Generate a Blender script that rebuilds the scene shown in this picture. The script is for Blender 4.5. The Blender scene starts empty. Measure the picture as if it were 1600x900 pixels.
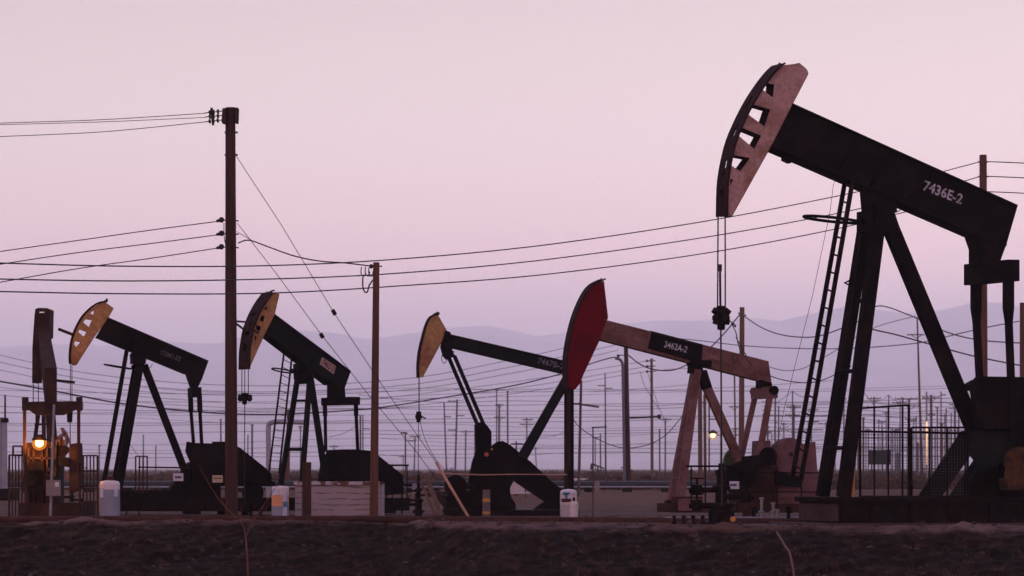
import bpy, bmesh, math, random
from mathutils import Vector, Matrix
from mathutils.geometry import tessellate_polygon
from mathutils import noise as mnoise
random.seed(7)
sc = bpy.context.scene
COL = sc.collection
# ------------------------------------------------------------------ camera
H = 1.3            # eye height above the well pad (pad is z = 0)
F = 5333.0         # focal length in photo pixels (1600 wide) = 120 mm lens
HOR = 732.0        # horizon row in the photo
cam = bpy.data.cameras.new('camera'); cam.lens = 120.0; cam.sensor_width = 36.0
camo = bpy.data.objects.new('camera', cam); COL.objects.link(camo); sc.camera = camo
camo.location = (0, 0, H); camo.rotation_euler = (math.radians(90), 0, 0)
cam.shift_y = (HOR - 450) / 1600.0
cam.clip_start = 0.5; cam.clip_end = 60000
cam.dof.use_dof = True; cam.dof.focus_distance = 84.0; cam.dof.aperture_fstop = 3.4
sc.view_settings.view_transform = 'Standard'; sc.view_settings.look = 'None'
sc.view_settings.exposure = 0.0; sc.view_settings.gamma = 1.0
sc.view_settings.use_curve_mapping = False
# ------------------------------------------------------------------ sky (dusk, looking away from the set sun)
world = bpy.data.worlds.new("World"); sc.world = world; world.use_nodes = True
nt = world.node_tree; nt.nodes.clear()
N = nt.nodes.new; L = nt.links.new
out = N('ShaderNodeOutputWorld'); bg = N('ShaderNodeBackground'); bg.inputs['Strength'].default_value = 1.0
tc = N('ShaderNodeTexCoord'); sep = N('ShaderNodeSeparateXYZ'); L(tc.outputs['Generated'], sep.inputs[0])
ramp = N('ShaderNodeValToRGB'); L(sep.outputs['Z'], ramp.inputs[0])
cr = ramp.color_ramp
stops = [(0.0, (.60, .50, .80)), (0.025, (1.0, .75, 1.0)), (0.047, (1.72, 1.16, 1.08)), (0.060, (1.96, 1.25, 1.13)),
         (0.095, (1.42, 1.10, 1.00)), (0.135, (1.02, .80, .76)), (0.25, (1.20, 1.03, 1.22)), (0.5, (.68, .66, .97)), (1.0, (.36, .35, .62))]
while len(cr.elements) < len(stops): cr.elements.new(0.5)
for e, (p, c) in zip(cr.elements, stops): e.position = p; e.color = (*c, 1)
# slightly brighter to the right, as in the photograph; warm afterglow of the set sun behind the camera
mx = N('ShaderNodeMapRange'); mx.inputs['From Min'].default_value = -0.15; mx.inputs['From Max'].default_value = 0.15
mx.inputs['To Min'].default_value = 0.90; mx.inputs['To Max'].default_value = 1.07; L(sep.outputs['X'], mx.inputs['Value'])
mul = N('ShaderNodeVectorMath'); mul.operation = 'SCALE'; L(ramp.outputs[0], mul.inputs[0]); L(mx.outputs[0], mul.inputs['Scale'])
yb = N('ShaderNodeMapRange'); yb.inputs['From Min'].default_value = 0.3; yb.inputs['From Max'].default_value = -1.0
yb.inputs['To Min'].default_value = 0.0; yb.inputs['To Max'].default_value = 1.0; L(sep.outputs['Y'], yb.inputs['Value'])
wm = N('ShaderNodeMix'); wm.data_type = 'RGBA'; wm.blend_type = 'MULTIPLY'; L(yb.outputs[0], wm.inputs[0])
L(mul.outputs[0], wm.inputs[6]); wm.inputs[7].default_value = (1.0, .70, .62, 1)
sky = N('ShaderNodeTexSky'); sky.sky_type = 'NISHITA'; sky.sun_disc = False
sky.sun_elevation = math.radians(1.0); sky.sun_rotation = math.radians(200); sky.dust_density = 3.0
skm = N('ShaderNodeVectorMath'); skm.operation = 'SCALE'; skm.inputs['Scale'].default_value = 0.06
L(sky.outputs[0], skm.inputs[0])
add = N('ShaderNodeVectorMath'); add.operation = 'ADD'; L(wm.outputs[2], add.inputs[0]); L(skm.outputs[0], add.inputs[1])
L(add.outputs[0], bg.inputs['Color']); L(bg.outputs[0], out.inputs['Surface'])
# last, very soft light of the set sun
sl = bpy.data.lights.new('sun', 'SUN'); sl.energy = 0.25; sl.angle = math.radians(25); sl.color = (1.0, .62, .5)
so = bpy.data.objects.new('sun', sl); COL.objects.link(so)
so.rotation_euler = (math.radians(82), 0, math.radians(-22)); so.location = (-20, -10, 20)
# ------------------------------------------------------------------ helpers
def W(px, py, D): return Vector(((px - 800) / F * D, D, H + (HOR - py) / F * D))
def G(px, D, z=0.0): return Vector(((px - 800) / F * D, D, z))
def PX(D): return D / F            # metres per photo pixel at depth D
def z_ground(x, y):
    t = min(1, max(0, (x + 3.6) / 3.6)); t = t * t * (3 - 2 * t)
    t2 = min(1, max(0, (x - 4) / 3)); t2 = t2 * t2 * (3 - 2 * t2)
    yc = 86.6 - 8.8 * t - 2.6 * t2
    yc += .25 * mnoise.noise(Vector((x * .35, 3.3, 0)))
    d = yc - y
    if d <= 0: z = 0.0
    elif d < 1: z = -0.10 * d * d
    elif d < 14: z = -0.10 - 0.15 * (d - 1)
    else: z = -2.05 - 0.4 * (1 - math.exp(-(d - 14) / 8))
    if -9 < d < 1: z += .035 * max(0, mnoise.noise(Vector((x * 1.1, y * .5, 2)))) * min(1, (d + 9) / 6)
    if d > -1.2:
        k = min(1, (d + 1.2) / 1.6)
        p = Vector((x, y * 1.0, 0))
        z += k * (.16 * mnoise.noise(p * .55) + .09 * mnoise.noise(p * 1.7 + Vector((9, 2, 1))) + .05 * mnoise.noise(p * 4.5) + .03 * mnoise.noise(p * 10)) - .06 * k
        z += k * .15 * max(0, mnoise.noise(Vector((x * .5 + y * .45, (y - x) * 1.3, 4))))
    if y > 130:
        p = Vector((x * .02, y * .02, 5))
        z += min(1, (y - 130) / 120) * .12 * mnoise.noise(p)
    return z

class MB:
    def __init__(s): s.v = []; s.f = []; s.m = []; s.mats = []; s.cur = 0
    def mat(s, m):
        if m not in s.mats: s.mats.append(m)
        s.cur = s.mats.index(m); return s
    def add(s, vs, fs):
        b = len(s.v); s.v += [Vector(v) for v in vs]
        for f in fs: s.f.append(tuple(b + i for i in f)); s.m.append(s.cur)
        return s
    def hexa(s, a, b):      # two quads (4 points each)
        s.add(list(a) + list(b), [(3, 2, 1, 0), (4, 5, 6, 7), (0, 1, 5, 4), (1, 2, 6, 5), (2, 3, 7, 6), (3, 0, 4, 7)]); return s
    def box(s, c, size, R=None):
        c = Vector(c); hx, hy, hz = [k / 2 for k in size]; R = R or Matrix.Identity(3)
        q = lambda z: [c + R @ Vector((x, y, z)) for x, y in ((-hx, -hy), (hx, -hy), (hx, hy), (-hx, hy))]
        return s.hexa(q(-hz), q(hz))
    def bar(s, p0, p1, w, d, side=None, w1=None, d1=None):
        p0 = Vector(p0); p1 = Vector(p1); ax = (p1 - p0).normalized()
        sd = Vector(side) if side is not None else Vector((0, 1, 0))
        sd = (sd - ax * sd.dot(ax)).normalized(); o = ax.cross(sd)
        w1 = w if w1 is None else w1; d1 = d if d1 is None else d1
        q = lambda p, w, d: [p + o * (w / 2 * i) + sd * (d / 2 * j) for i, j in ((-1, -1), (1, -1), (1, 1), (-1, 1))]
        return s.hexa(q(p0, w, d), q(p1, w1, d1))
    def ring(s, c, ax, r, n):
        ax = ax.normalized(); t = Vector((0, 0, 1)) if abs(ax.z) < .9 else Vector((1, 0, 0))
        a = ax.cross(t).normalized(); b = ax.cross(a)
        return [c + a * (r * math.cos(2 * math.pi * i / n)) + b * (r * math.sin(2 * math.pi * i / n)) for i in range(n)]
    def tube(s, p0, p1, r0, r1=None, n=10, cap=True):
        p0 = Vector(p0); p1 = Vector(p1); r1 = r0 if r1 is None else r1; ax = p1 - p0
        vs = s.ring(p0, ax, r0, n) + s.ring(p1, ax, r1, n)
        fs = [(i, (i + 1) % n, n + (i + 1) % n, n + i) for i in range(n)]
        if cap: fs += [tuple(range(n - 1, -1, -1)), tuple(range(n, 2 * n))]
        return s.add(vs, fs)
    def path(s, pts, r, n=6, closed=False):
        pts = [Vector(p) for p in pts]; k = len(pts); vs = []
        a = None
        for i, p in enumerate(pts):
            if closed: t = pts[(i + 1) % k] - pts[i - 1]
            else: t = pts[min(i + 1, k - 1)] - pts[max(i - 1, 0)]
            t.normalize()
            if a is None: a = t.cross(Vector((0, 0, 1)) if abs(t.z) < .9 else Vector((1, 0, 0))).normalized()
            a = (a - t * a.dot(t)).normalized(); b = t.cross(a)
            rr = r[i] if isinstance(r, (list, tuple)) else r
            vs += [p + a * (rr * math.cos(2 * math.pi * j / n)) + b * (rr * math.sin(2 * math.pi * j / n)) for j in range(n)]
        fs = []
        for i in range(k if closed else k - 1):
            i2 = (i + 1) % k
            fs += [(i * n + j, i * n + (j + 1) % n, i2 * n + (j + 1) % n, i2 * n + j) for j in range(n)]
        if not closed: fs += [tuple(range(n - 1, -1, -1)), tuple(range((k - 1) * n, k * n))]
        return s.add(vs, fs)
    def lathe(s, c, prof, n=20, ax=Vector((0, 0, 1))):
        c = Vector(c); vs = []; ax = Vector(ax).normalized()
        for r, h in prof: vs += s.ring(c + ax * h, ax, max(r, 1e-4), n)
        fs = []
        for k in range(len(prof) - 1):
            fs += [(k * n + i, k * n + (i + 1) % n, (k + 1) * n + (i + 1) % n, (k + 1) * n + i) for i in range(n)]
        fs += [tuple(range(n - 1, -1, -1)), tuple(range((len(prof) - 1) * n, len(prof) * n))]
        return s.add(vs, fs)
    def ball(s, c, r, n=10, sq=(1, 1, 1)):
        prof = [(r * math.sin(math.pi * i / 8), -r * math.cos(math.pi * i / 8) * sq[2]) for i in range(9)]
        return s.lathe(c, prof, n)
    def prism(s, poly, vec, holes=()):      # polygon (3D points) extruded along vec, with holes
        vec = Vector(vec); loops = [[Vector(p) for p in poly]] + [[Vector(p) for p in h] for h in holes]
        flat = [p for l in loops for p in l]; n = len(flat)
        nrm = vec.normalized()
        tris = tessellate_polygon(loops)
        fs = []
        for t in tris:
            a, b, c = [flat[i] for i in t]
            d = (b - a).cross(c - a).dot(nrm)
            if abs(d) < 1e-12: continue
            fs.append(tuple(reversed(t)) if d > 0 else tuple(t))
            fs.append(tuple(i + n for i in (t if d > 0 else reversed(t))))
        base = 0
        for li, l in enumerate(loops):
            k = len(l); ar = Vector((0, 0, 0))
            for i in range(k): ar += (l[i] - l[0]).cross(l[(i + 1) % k] - l[0])
            flip = (ar.dot(nrm) < 0) != (li > 0)
            for i in range(k):
                q = (base + i, base + (i + 1) % k, base + (i + 1) % k + n, base + i + n)
                fs.append(tuple(reversed(q)) if flip else q)
            base += k
        return s.add(flat + [p + vec for p in flat], fs)
    def text(s, body, p0, xdir, up, height, depth=.006):
        cu = bpy.data.curves.new('t', 'FONT'); cu.body = body; cu.size = 1.0; cu.extrude = 0; cu.resolution_u = 2; cu.offset = .022
        o = bpy.data.objects.new('t', cu); COL.objects.link(o)
        dg = bpy.context.evaluated_depsgraph_get(); me = bpy.data.meshes.new_from_object(o.evaluated_get(dg))
        hgt = max(v.co.y for v in me.vertices); wid = max(v.co.x for v in me.vertices)
        x = Vector(xdir); u = Vector(up).normalized() * (height / hgt)
        vs = [Vector(p0) + x * (v.co.x / wid) + u * v.co.y for v in me.vertices]
        s.add(vs, [tuple(p.vertices) for p in me.polygons])
        bpy.data.objects.remove(o); bpy.data.curves.remove(cu); bpy.data.meshes.remove(me)
        return s
    def build(s, name, parent=None, loc=None, smooth=True):
        me = bpy.data.meshes.new(name)
        base = Vector(loc) if loc is not None else (Vector(parent['_loc']) if parent is not None else Vector((0, 0, 0)))
        me.from_pydata([tuple(v - base) for v in s.v], [], s.f)
        for m in s.mats: me.materials.append(m)
        me.polygons.foreach_set('material_index', s.m)
        if smooth:
            me.polygons.foreach_set('use_smooth', [True] * len(s.f)); me.set_sharp_from_angle(angle=math.radians(38))
        me.update()
        o = bpy.data.objects.new(name, me); COL.objects.link(o)
        if parent is not None: o.parent = parent; LOCS[o] = base; o['_loc'] = tuple(base)
        else: o.location = base; o['_loc'] = tuple(base)
        return o
LOCS = {}
def tag(o, label=None, cat=None, group=None, kind=None):
    if label: o['label'] = label
    if cat: o['category'] = cat
    if group: o['group'] = group
    if kind: o['kind'] = kind
    return o
def thing(name, label, cat, loc, group=None):
    o = bpy.data.objects.new(name, None); o.empty_display_size = .3; COL.objects.link(o)
    o.location = loc; o['_loc'] = tuple(loc); tag(o, label, cat, group); return o
def smooth_pts(pts, k=6):
    pts = [Vector(p) for p in pts]
    if len(pts) < 3: return pts
    out_ = []
    for i in range(len(pts) - 1):
        p0 = pts[max(i - 1, 0)]; p1 = pts[i]; p2 = pts[i + 1]; p3 = pts[min(i + 2, len(pts) - 1)]
        for j in range(k):
            t = j / k
            out_.append(.5 * ((2 * p1) + (p2 - p0) * t + (2 * p0 - 5 * p1 + 4 * p2 - p3) * t * t + (3 * p1 - p0 - 3 * p2 + p3) * t ** 3))
    out_.append(pts[-1]); return out_
# ------------------------------------------------------------------ materials
MATS = {}
def mat(name, col, rough=.7, var=.25, scale=4.0, col2=None, metal=0.0, amt=.5, spec=.3, bump=0.0, bscale=40, stretch=None, thr=(.45, .65)):
    if name in MATS: return MATS[name]
    m = bpy.data.materials.new(name); m.use_nodes = True; t = m.node_tree; b = t.nodes['Principled BSDF']
    b.inputs['Roughness'].default_value = rough; b.inputs['Metallic'].default_value = metal
    b.inputs['Specular IOR Level'].default_value = spec
    tc = t.nodes.new('ShaderNodeTexCoord'); mp = t.nodes.new('ShaderNodeMapping'); t.links.new(tc.outputs['Object'], mp.inputs[0])
    if stretch: mp.inputs['Scale'].default_value = stretch
    n1 = t.nodes.new('ShaderNodeTexNoise'); n1.inputs['Scale'].default_value = scale; n1.inputs['Detail'].default_value = 7
    t.links.new(mp.outputs[0], n1.inputs['Vector'])
    c2 = col2 or tuple(min(1, c * (1 + var)) for c in col)
    c1 = tuple(c * (1 - var) for c in col) if not col2 else col
    r = t.nodes.new('ShaderNodeMapRange'); r.inputs['From Min'].default_value = thr[0] if col2 else .3; r.inputs['From Max'].default_value = thr[1] if col2 else .7
    t.links.new(n1.outputs['Fac'], r.inputs['Value'])
    mix = t.nodes.new('ShaderNodeMix'); mix.data_type = 'RGBA'; t.links.new(r.outputs[0], mix.inputs[0])
    mix.inputs[6].default_value = (*c1, 1); mix.inputs[7].default_value = (*c2, 1)
    n2 = t.nodes.new('ShaderNodeTexNoise'); n2.inputs['Scale'].default_value = scale * 7; n2.inputs['Detail'].default_value = 4
    t.links.new(mp.outputs[0], n2.inputs['Vector'])
    mm = t.nodes.new('ShaderNodeMix'); mm.data_type = 'RGBA'; mm.blend_type = 'MULTIPLY'; mm.inputs[0].default_value = amt
    r2 = t.nodes.new('ShaderNodeMapRange'); r2.inputs['From Min'].default_value = .35; r2.inputs['From Max'].default_value = .6
    r2.inputs['To Min'].default_value = .45; t.links.new(n2.outputs['Fac'], r2.inputs['Value'])
    t.links.new(mix.outputs[2], mm.inputs[6]); t.links.new(r2.outputs[0], mm.inputs[7]); t.links.new(mm.outputs[2], b.inputs['Base Color'])
    if bump:
        bp = t.nodes.new('ShaderNodeBump'); bp.inputs['Strength'].default_value = bump; bp.inputs['Distance'].default_value = .02
        n3 = t.nodes.new('ShaderNodeTexNoise'); n3.inputs['Scale'].default_value = bscale; n3.inputs['Detail'].default_value = 5
        t.links.new(mp.outputs[0], n3.inputs['Vector']); t.links.new(n3.outputs['Fac'], bp.inputs['Height']); t.links.new(bp.outputs[0], b.inputs['Normal'])
    MATS[name] = m; return m
BLACK = mat('black_paint', (.005, .0035, .005), .85, .3, 2.2, col2=(.012, .0065, .0065), spec=.03)
DKGREEN = mat('dark_green_paint', (.0075, .0085, .010), .8, .3, 1.5, col2=(.014, .011, .012), spec=.04)
BLACKR = mat('black_oily_steel', (.006, .0045, .006), .8, .4, 5, col2=(.018, .008, .007), spec=.03)
RUST = mat('rusted_steel', (.030, .014, .014), .85, .4, 3, col2=(.055, .024, .020), spec=.04, bump=.3)
BAND = mat('rusted_arc_plate', (.020, .009, .012), .85, .3, 5, col2=(.035, .015, .015), spec=.04)
TAN = mat('faded_tan_paint', (.34, .205, .205), .85, .2, 1.6, col2=(.20, .095, .075), spec=.05, thr=(.46, .72))
YELLOW = mat('faded_yellow_paint', (.33, .175, .085), .8, .2, 1.5, col2=(.23, .105, .055), spec=.08)
OCHRE = mat('ochre_paint', (.32, .18, .085), .8, .2, 1.5, col2=(.24, .11, .07), spec=.08)
RED = mat('red_paint', (.105, .003, .010), .8, .15, 1.0, spec=.04, amt=.25, col2=(.070, .004, .009))
PINK = mat('dusty_pink_paint', (.150, .076, .082), .85, .2, 1.4, col2=(.095, .044, .040), spec=.06)
PINK2 = mat('dusty_rose_guard', (.135, .066, .078), .85, .15, 1.0, spec=.06)
WOOD = mat('pole_wood', (.048, .024, .023), .95, .35, 3.0, spec=.03, stretch=(3, 3, .12), bump=.6, bscale=30)
WOODG = mat('pole_wood_grey', (.075, .055, .062), .9, .25, 3.0, spec=.1, stretch=(3, 3, .12))
WOODB = mat('pole_wood_brown', (.105, .056, .044), .9, .3, 3.0, spec=.1, stretch=(3, 3, .12))
WOODR = mat('pole_wood_redbrown', (.095, .042, .034), .9, .3, 3.0, spec=.1, stretch=(3, 3, .12))
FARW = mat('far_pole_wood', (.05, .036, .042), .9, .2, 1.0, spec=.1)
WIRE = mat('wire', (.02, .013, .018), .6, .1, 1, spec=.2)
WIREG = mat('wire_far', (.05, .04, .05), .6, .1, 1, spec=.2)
STEEL = mat('galvanised_steel', (.20, .20, .24), .45, .2, 3, metal=.6)
PIPEB = mat('blue_grey_pipe', (.085, .09, .13), .6, .2, 2)
PIPED = mat('dark_pipe', (.010, .011, .016), .45, .2, 2, spec=.25)
PIPES = mat('silver_pipe', (.22, .22, .30), .5, .2, 2, metal=.2)
PIPER = mat('rusty_flowline', (.048, .020, .018), .9, .3, 2, spec=.05)
CONC = mat('concrete', (.060, .040, .043), .95, .25, 1.2, bump=.4, spec=.1)
CONCP = mat('stained_concrete', (.05, .028, .028), .95, .3, 1.5, bump=.4, spec=.1)
WHITE = mat('weathered_white_paint', (.40, .35, .43), .8, .15, 2, spec=.2)
LETTER = mat('white_lettering', (.36, .33, .42), .8, .5, 12, spec=.1, amt=.7)
LETTERD = mat('worn_grey_lettering', (.13, .12, .16), .8, .5, 14, spec=.1, amt=.8)
LETTERF = mat('faded_pink_lettering', (.27, .15, .17), .8, .5, 14, spec=.1, amt=.6)
PLATE = mat('pink_number_plate', (.40, .26, .27), .8, .15, 4, spec=.1)
MAROON = mat('maroon_lettering', (.06, .015, .02), .8, .2, 4, spec=.1)
POLY = mat('white_polyethylene', (.50, .44, .50), .5, .08, 3, spec=.3, amt=.15)
BLUEL = mat('blue_grey_liquid_level', (.17, .18, .27), .5, .1, 3, spec=.3, amt=.15)
ORANGEL = mat('orange_liquid_level', (.50, .22, .13), .5, .12, 3, spec=.3, amt=.15)
PALEB = mat('pale_blue_paper', (.42, .44, .62), .7, .1, 9, spec=.2)
TEAL = mat('teal_sticker', (.03, .20, .34), .6, .1, 5)
SIGNW = mat('white_sign', (.50, .48, .62), .6, .1, 9, spec=.2)
SIGNT = mat('tan_sign', (.42, .33, .26), .6, .15, 9, spec=.2)
BLUEINK = mat('blue_ink', (.05, .06, .16), .7, .2, 9)
BANDY = mat('yellow_band', (.42, .19, .03), .7, .2, 7)
BOLG = mat('grey_bollard', (.10, .08, .09), .8, .2, 4)
GREENP = mat('olive_green_guard', (.035, .04, .02), .7, .2, 2)
ORANGEP = mat('worn_orange_paint', (.07, .022, .005), .7, .3, 4.5, col2=(.02, .012, .010), thr=(.42, .58), spec=.2)
GUARDY = mat('guy_guard_yellow', (.42, .23, .17), .7, .2, 3)
PLANKM = mat('weathered_plank', (.10, .055, .045), .9, .3, 4)
BOXG = mat('grey_enclosure', (.17, .13, .15), .6, .12, 4)
GLASSD = mat('dark_glass', (.02, .02, .03), .15, .1, 1, spec=.5)
TYRE = mat('tyre_rubber', (.015, .014, .015), .9, .1, 5)
CARW = mat('white_car_paint', (.55, .55, .62), .35, .05, 1, spec=.5, amt=.1)
TWIGM = mat('dry_twig', (.11, .042, .032), .9, .25, 6)
GRASSM = mat('dry_grass_blades', (.07, .038, .032), .95, .4, 2)
BRUSHM = mat('dry_scrub_leaves', (.070, .036, .026), .95, .45, .25, spec=.05)
STONEM = mat('stone', (.065, .045, .048), .95, .3, 4, spec=.1)

def emis(name, col, s):
    m = bpy.data.materials.new(name); m.use_nodes = True; b = m.node_tree.nodes['Principled BSDF']
    b.inputs['Base Color'].default_value = (*col, 1); b.inputs['Emission Color'].default_value = (*col, 1); b.inputs['Emission Strength'].default_value = s
    return m
# plywood with cracked paint
def plywood():
    m = bpy.data.materials.new('cracked_white_plywood'); m.use_nodes = True; t = m.node_tree; b = t.nodes['Principled BSDF']; b.inputs['Roughness'].default_value = .85
    tc = t.nodes.new('ShaderNodeTexCoord'); mp = t.nodes.new('ShaderNodeMapping'); mp.inputs['Scale'].default_value = (1.0, 1.0, 2.6)
    t.links.new(tc.outputs['Object'], mp.inputs[0])
    w = t.nodes.new('ShaderNodeTexWave'); w.wave_type = 'BANDS'; w.bands_direction = 'Z'; w.inputs['Scale'].default_value = .75; w.inputs['Distortion'].default_value = 5.5
    w.inputs['Detail'].default_value = 3; w.inputs['Detail Scale'].default_value = .8; t.links.new(mp.outputs[0], w.inputs['Vector'])
    r = t.nodes.new('ShaderNodeMapRange'); r.inputs['From Min'].default_value = .02; r.inputs['From Max'].default_value = .16; t.links.new(w.outputs['Fac'], r.inputs['Value'])
    n = t.nodes.new('ShaderNodeTexNoise'); n.inputs['Scale'].default_value = 3; n.inputs['Detail'].default_value = 6; t.links.new(tc.outputs['Object'], n.inputs['Vector'])
    r3 = t.nodes.new('ShaderNodeMapRange'); r3.inputs['From Min'].default_value = .42; r3.inputs['From Max'].default_value = .60; t.links.new(n.outputs['Fac'], r3.inputs['Value'])
    mxx = t.nodes.new('ShaderNodeMath'); mxx.operation = 'MAXIMUM'; t.links.new(r.outputs[0], mxx.inputs[0]); t.links.new(r3.outputs[0], mxx.inputs[1])
    mix = t.nodes.new('ShaderNodeMix'); mix.data_type = 'RGBA'; t.links.new(mxx.outputs[0], mix.inputs[0])
    mix.inputs[6].default_value = (.09, .055, .06, 1); mix.inputs[7].default_value = (.25, .20, .24, 1); t.links.new(mix.outputs[2], b.inputs['Base Color'])
    return m
PLY = plywood()
PEEL = mat('peeling_rim_paint', (.38, .34, .42), .8, .1, 5, col2=(.11, .05, .035), spec=.1, thr=(.48, .54))
# ground
def ground_mat():
    m = bpy.data.materials.new('ground_soil'); m.use_nodes = True; t = m.node_tree; b = t.nodes['Principled BSDF']
    b.inputs['Roughness'].default_value = 1; b.inputs['Specular IOR Level'].default_value = .05
    tc = t.nodes.new('ShaderNodeTexCoord'); sp = t.nodes.new('ShaderNodeSeparateXYZ'); t.links.new(tc.outputs['Object'], sp.inputs[0])
    def noise(s, d, st=None):
        n = t.nodes.new('ShaderNodeTexNoise'); n.inputs['Scale'].default_value = s; n.inputs['Detail'].default_value = d
        mp = t.nodes.new('ShaderNodeMapping'); t.links.new(tc.outputs['Object'], mp.inputs[0])
        if st: mp.inputs['Scale'].default_value = st
        t.links.new(mp.outputs[0], n.inputs['Vector']); return n
    def mr(src, a, c, lo=0., hi=1.):
        r = t.nodes.new('ShaderNodeMapRange'); r.inputs['From Min'].default_value = a; r.inputs['From Max'].default_value = c
        r.inputs['To Min'].default_value = lo; r.inputs['To Max'].default_value = hi; t.links.new(src, r.inputs['Value']); return r
    def mixc(f, c1, c2):
        x = t.nodes.new('ShaderNodeMix'); x.data_type = 'RGBA'; t.links.new(f, x.inputs[0])
        for i, c in ((6, c1), (7, c2)):
            if isinstance(c, tuple): x.inputs[i].default_value = (*c, 1)
            else: t.links.new(c, x.inputs[i])
        return x.outputs[2]
    a = noise(.8, 7, (1.3, .6, 1)); a2 = noise(4.5, 7, (1, .55, 1))
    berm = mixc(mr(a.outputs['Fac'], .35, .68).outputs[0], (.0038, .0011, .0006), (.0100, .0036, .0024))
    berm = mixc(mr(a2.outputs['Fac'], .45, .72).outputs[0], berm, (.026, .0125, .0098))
    bb = noise(.12, 6, (1, .35, 1)); c3 = noise(.6, 7, (1, .5, 1))
    pad = mixc(mr(bb.outputs['Fac'], .38, .62).outputs[0], (.072, .033, .026), (.120, .070, .070))
    pad = mixc(mr(c3.outputs['Fac'], .45, .75).outputs[0], pad, (.050, .024, .020))
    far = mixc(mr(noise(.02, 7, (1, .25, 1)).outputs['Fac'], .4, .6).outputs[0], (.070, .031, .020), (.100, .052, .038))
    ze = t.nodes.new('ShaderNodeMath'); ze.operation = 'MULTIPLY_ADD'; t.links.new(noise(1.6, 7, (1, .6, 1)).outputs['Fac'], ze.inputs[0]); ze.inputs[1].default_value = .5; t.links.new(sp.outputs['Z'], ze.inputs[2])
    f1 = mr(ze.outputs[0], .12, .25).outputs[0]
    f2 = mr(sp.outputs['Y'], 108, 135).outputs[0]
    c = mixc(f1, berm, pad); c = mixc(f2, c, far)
    t.links.new(c, b.inputs['Base Color'])
    bp = t.nodes.new('ShaderNodeBump'); bp.inputs['Strength'].default_value = .8; bp.inputs['Distance'].default_value = .04
    t.links.new(noise(9, 8).outputs['Fac'], bp.inputs['Height']); t.links.new(bp.outputs[0], b.inputs['Normal'])
    return m
# ------------------------------------------------------------------ ground, mountains
def grid(xs, ys, fn, name, m):
    v = [(x, y, fn(x, y)) for y in ys for x in xs]; n = len(xs)
    f = [(j * n + i, j * n + i + 1, (j + 1) * n + i + 1, (j + 1) * n + i) for j in range(len(ys) - 1) for i in range(n - 1)]
    me = bpy.data.meshes.new(name); me.from_pydata(v, [], f); me.materials.append(m)
    me.polygons.foreach_set('use_smooth', [True] * len(f)); me.update()
    o = bpy.data.objects.new(name, me); COL.objects.link(o); return o
def span(a, b, d):
    n = int(round((b - a) / d)); return [a + (b - a) * i / n for i in range(n + 1)]
geo = []; x = 15.0; s = .2
while x < 14000: x += s; s *= 1.22; geo.append(x)
xs = [-g for g in reversed(geo)] + span(-15, 15, .12) + geo
ys = span(-60, 55, 5)[:-1] + span(55, 63, .4)[:-1] + span(63, 90, .12)[:-1] + span(90, 130, .8)
y = 130.0; s = 1.0
while y < 15500: y += s; s *= 1.08; ys.append(y)
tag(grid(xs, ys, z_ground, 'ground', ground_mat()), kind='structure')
ridge_px = [(-900, 500), (-400, 500), (-100, 530), (0, 540), (60, 536), (110, 534), (200, 540), (260, 531), (330, 535), (400, 520), (470, 512), (520, 518), (580, 528), (640, 518),
            (700, 509), (760, 506), (800, 513), (840, 523), (880, 518), (930, 508), (980, 502), (1040, 497), (1080, 499), (1130, 496), (1180, 495), (1220, 499), (1270, 488), (1330, 473),
            (1380, 482), (1430, 489), (1480, 479), (1530, 468), (1570, 471), (1600, 477), (1700, 488), (1900, 470), (2500, 500)]
def ridge(px):
    for (a, ya), (b, yb_) in zip(ridge_px, ridge_px[1:]):
        if a <= px <= b:
            t = (px - a) / (b - a); t = t * t * (3 - 2 * t); return ya + (yb_ - ya) * t
    return 500
MD = 14000.0
def mz(x, y):
    px = 800 + x / MD * F; top = (HOR - ridge(px)) / F * MD
    t = (y - 6500) / (MD - 6500)
    if t > 1: return top * max(0, 1 - (t - 1) * 2.0) - 5
    e = max(0, t) ** 1.7
    p = Vector((x * .0010, y * .0010, 0))
    return -6 + top * e * (1 + (1 - t) * .9 * mnoise.fractal(p, 1.0, 2.2, 5)) 
mxs = span(-8500, 8500, 100); mys = span(6500, 14000, 180) + span(14150, 16900, 550)
MOUNT = mat('mountain_slopes', (.60, .50, .54), 1, .3, .0012, spec=.0)
tag(grid(mxs, mys, mz, 'mountains', MOUNT), kind='structure')
# haze
hz = MB(); hm = bpy.data.materials.new('haze_air'); hm.use_nodes = True; t = hm.node_tree; t.nodes.clear()
o_ = t.nodes.new('ShaderNodeOutputMaterial'); pv = t.nodes.new('ShaderNodeVolumePrincipled')
pv.inputs['Color'].default_value = (.95, .93, 1.0, 1); pv.inputs['Density'].default_value = 1.55e-4; pv.inputs['Anisotropy'].default_value = .7
t.links.new(pv.outputs[0], o_.inputs['Volume'])
hz.mat(hm).box((0, 8250, 358), (28000, 16900, 740)); hzo = hz.build('haze', smooth=False); tag(hzo, kind='stuff')
sc.cycles.volume_bounces = 5
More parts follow.
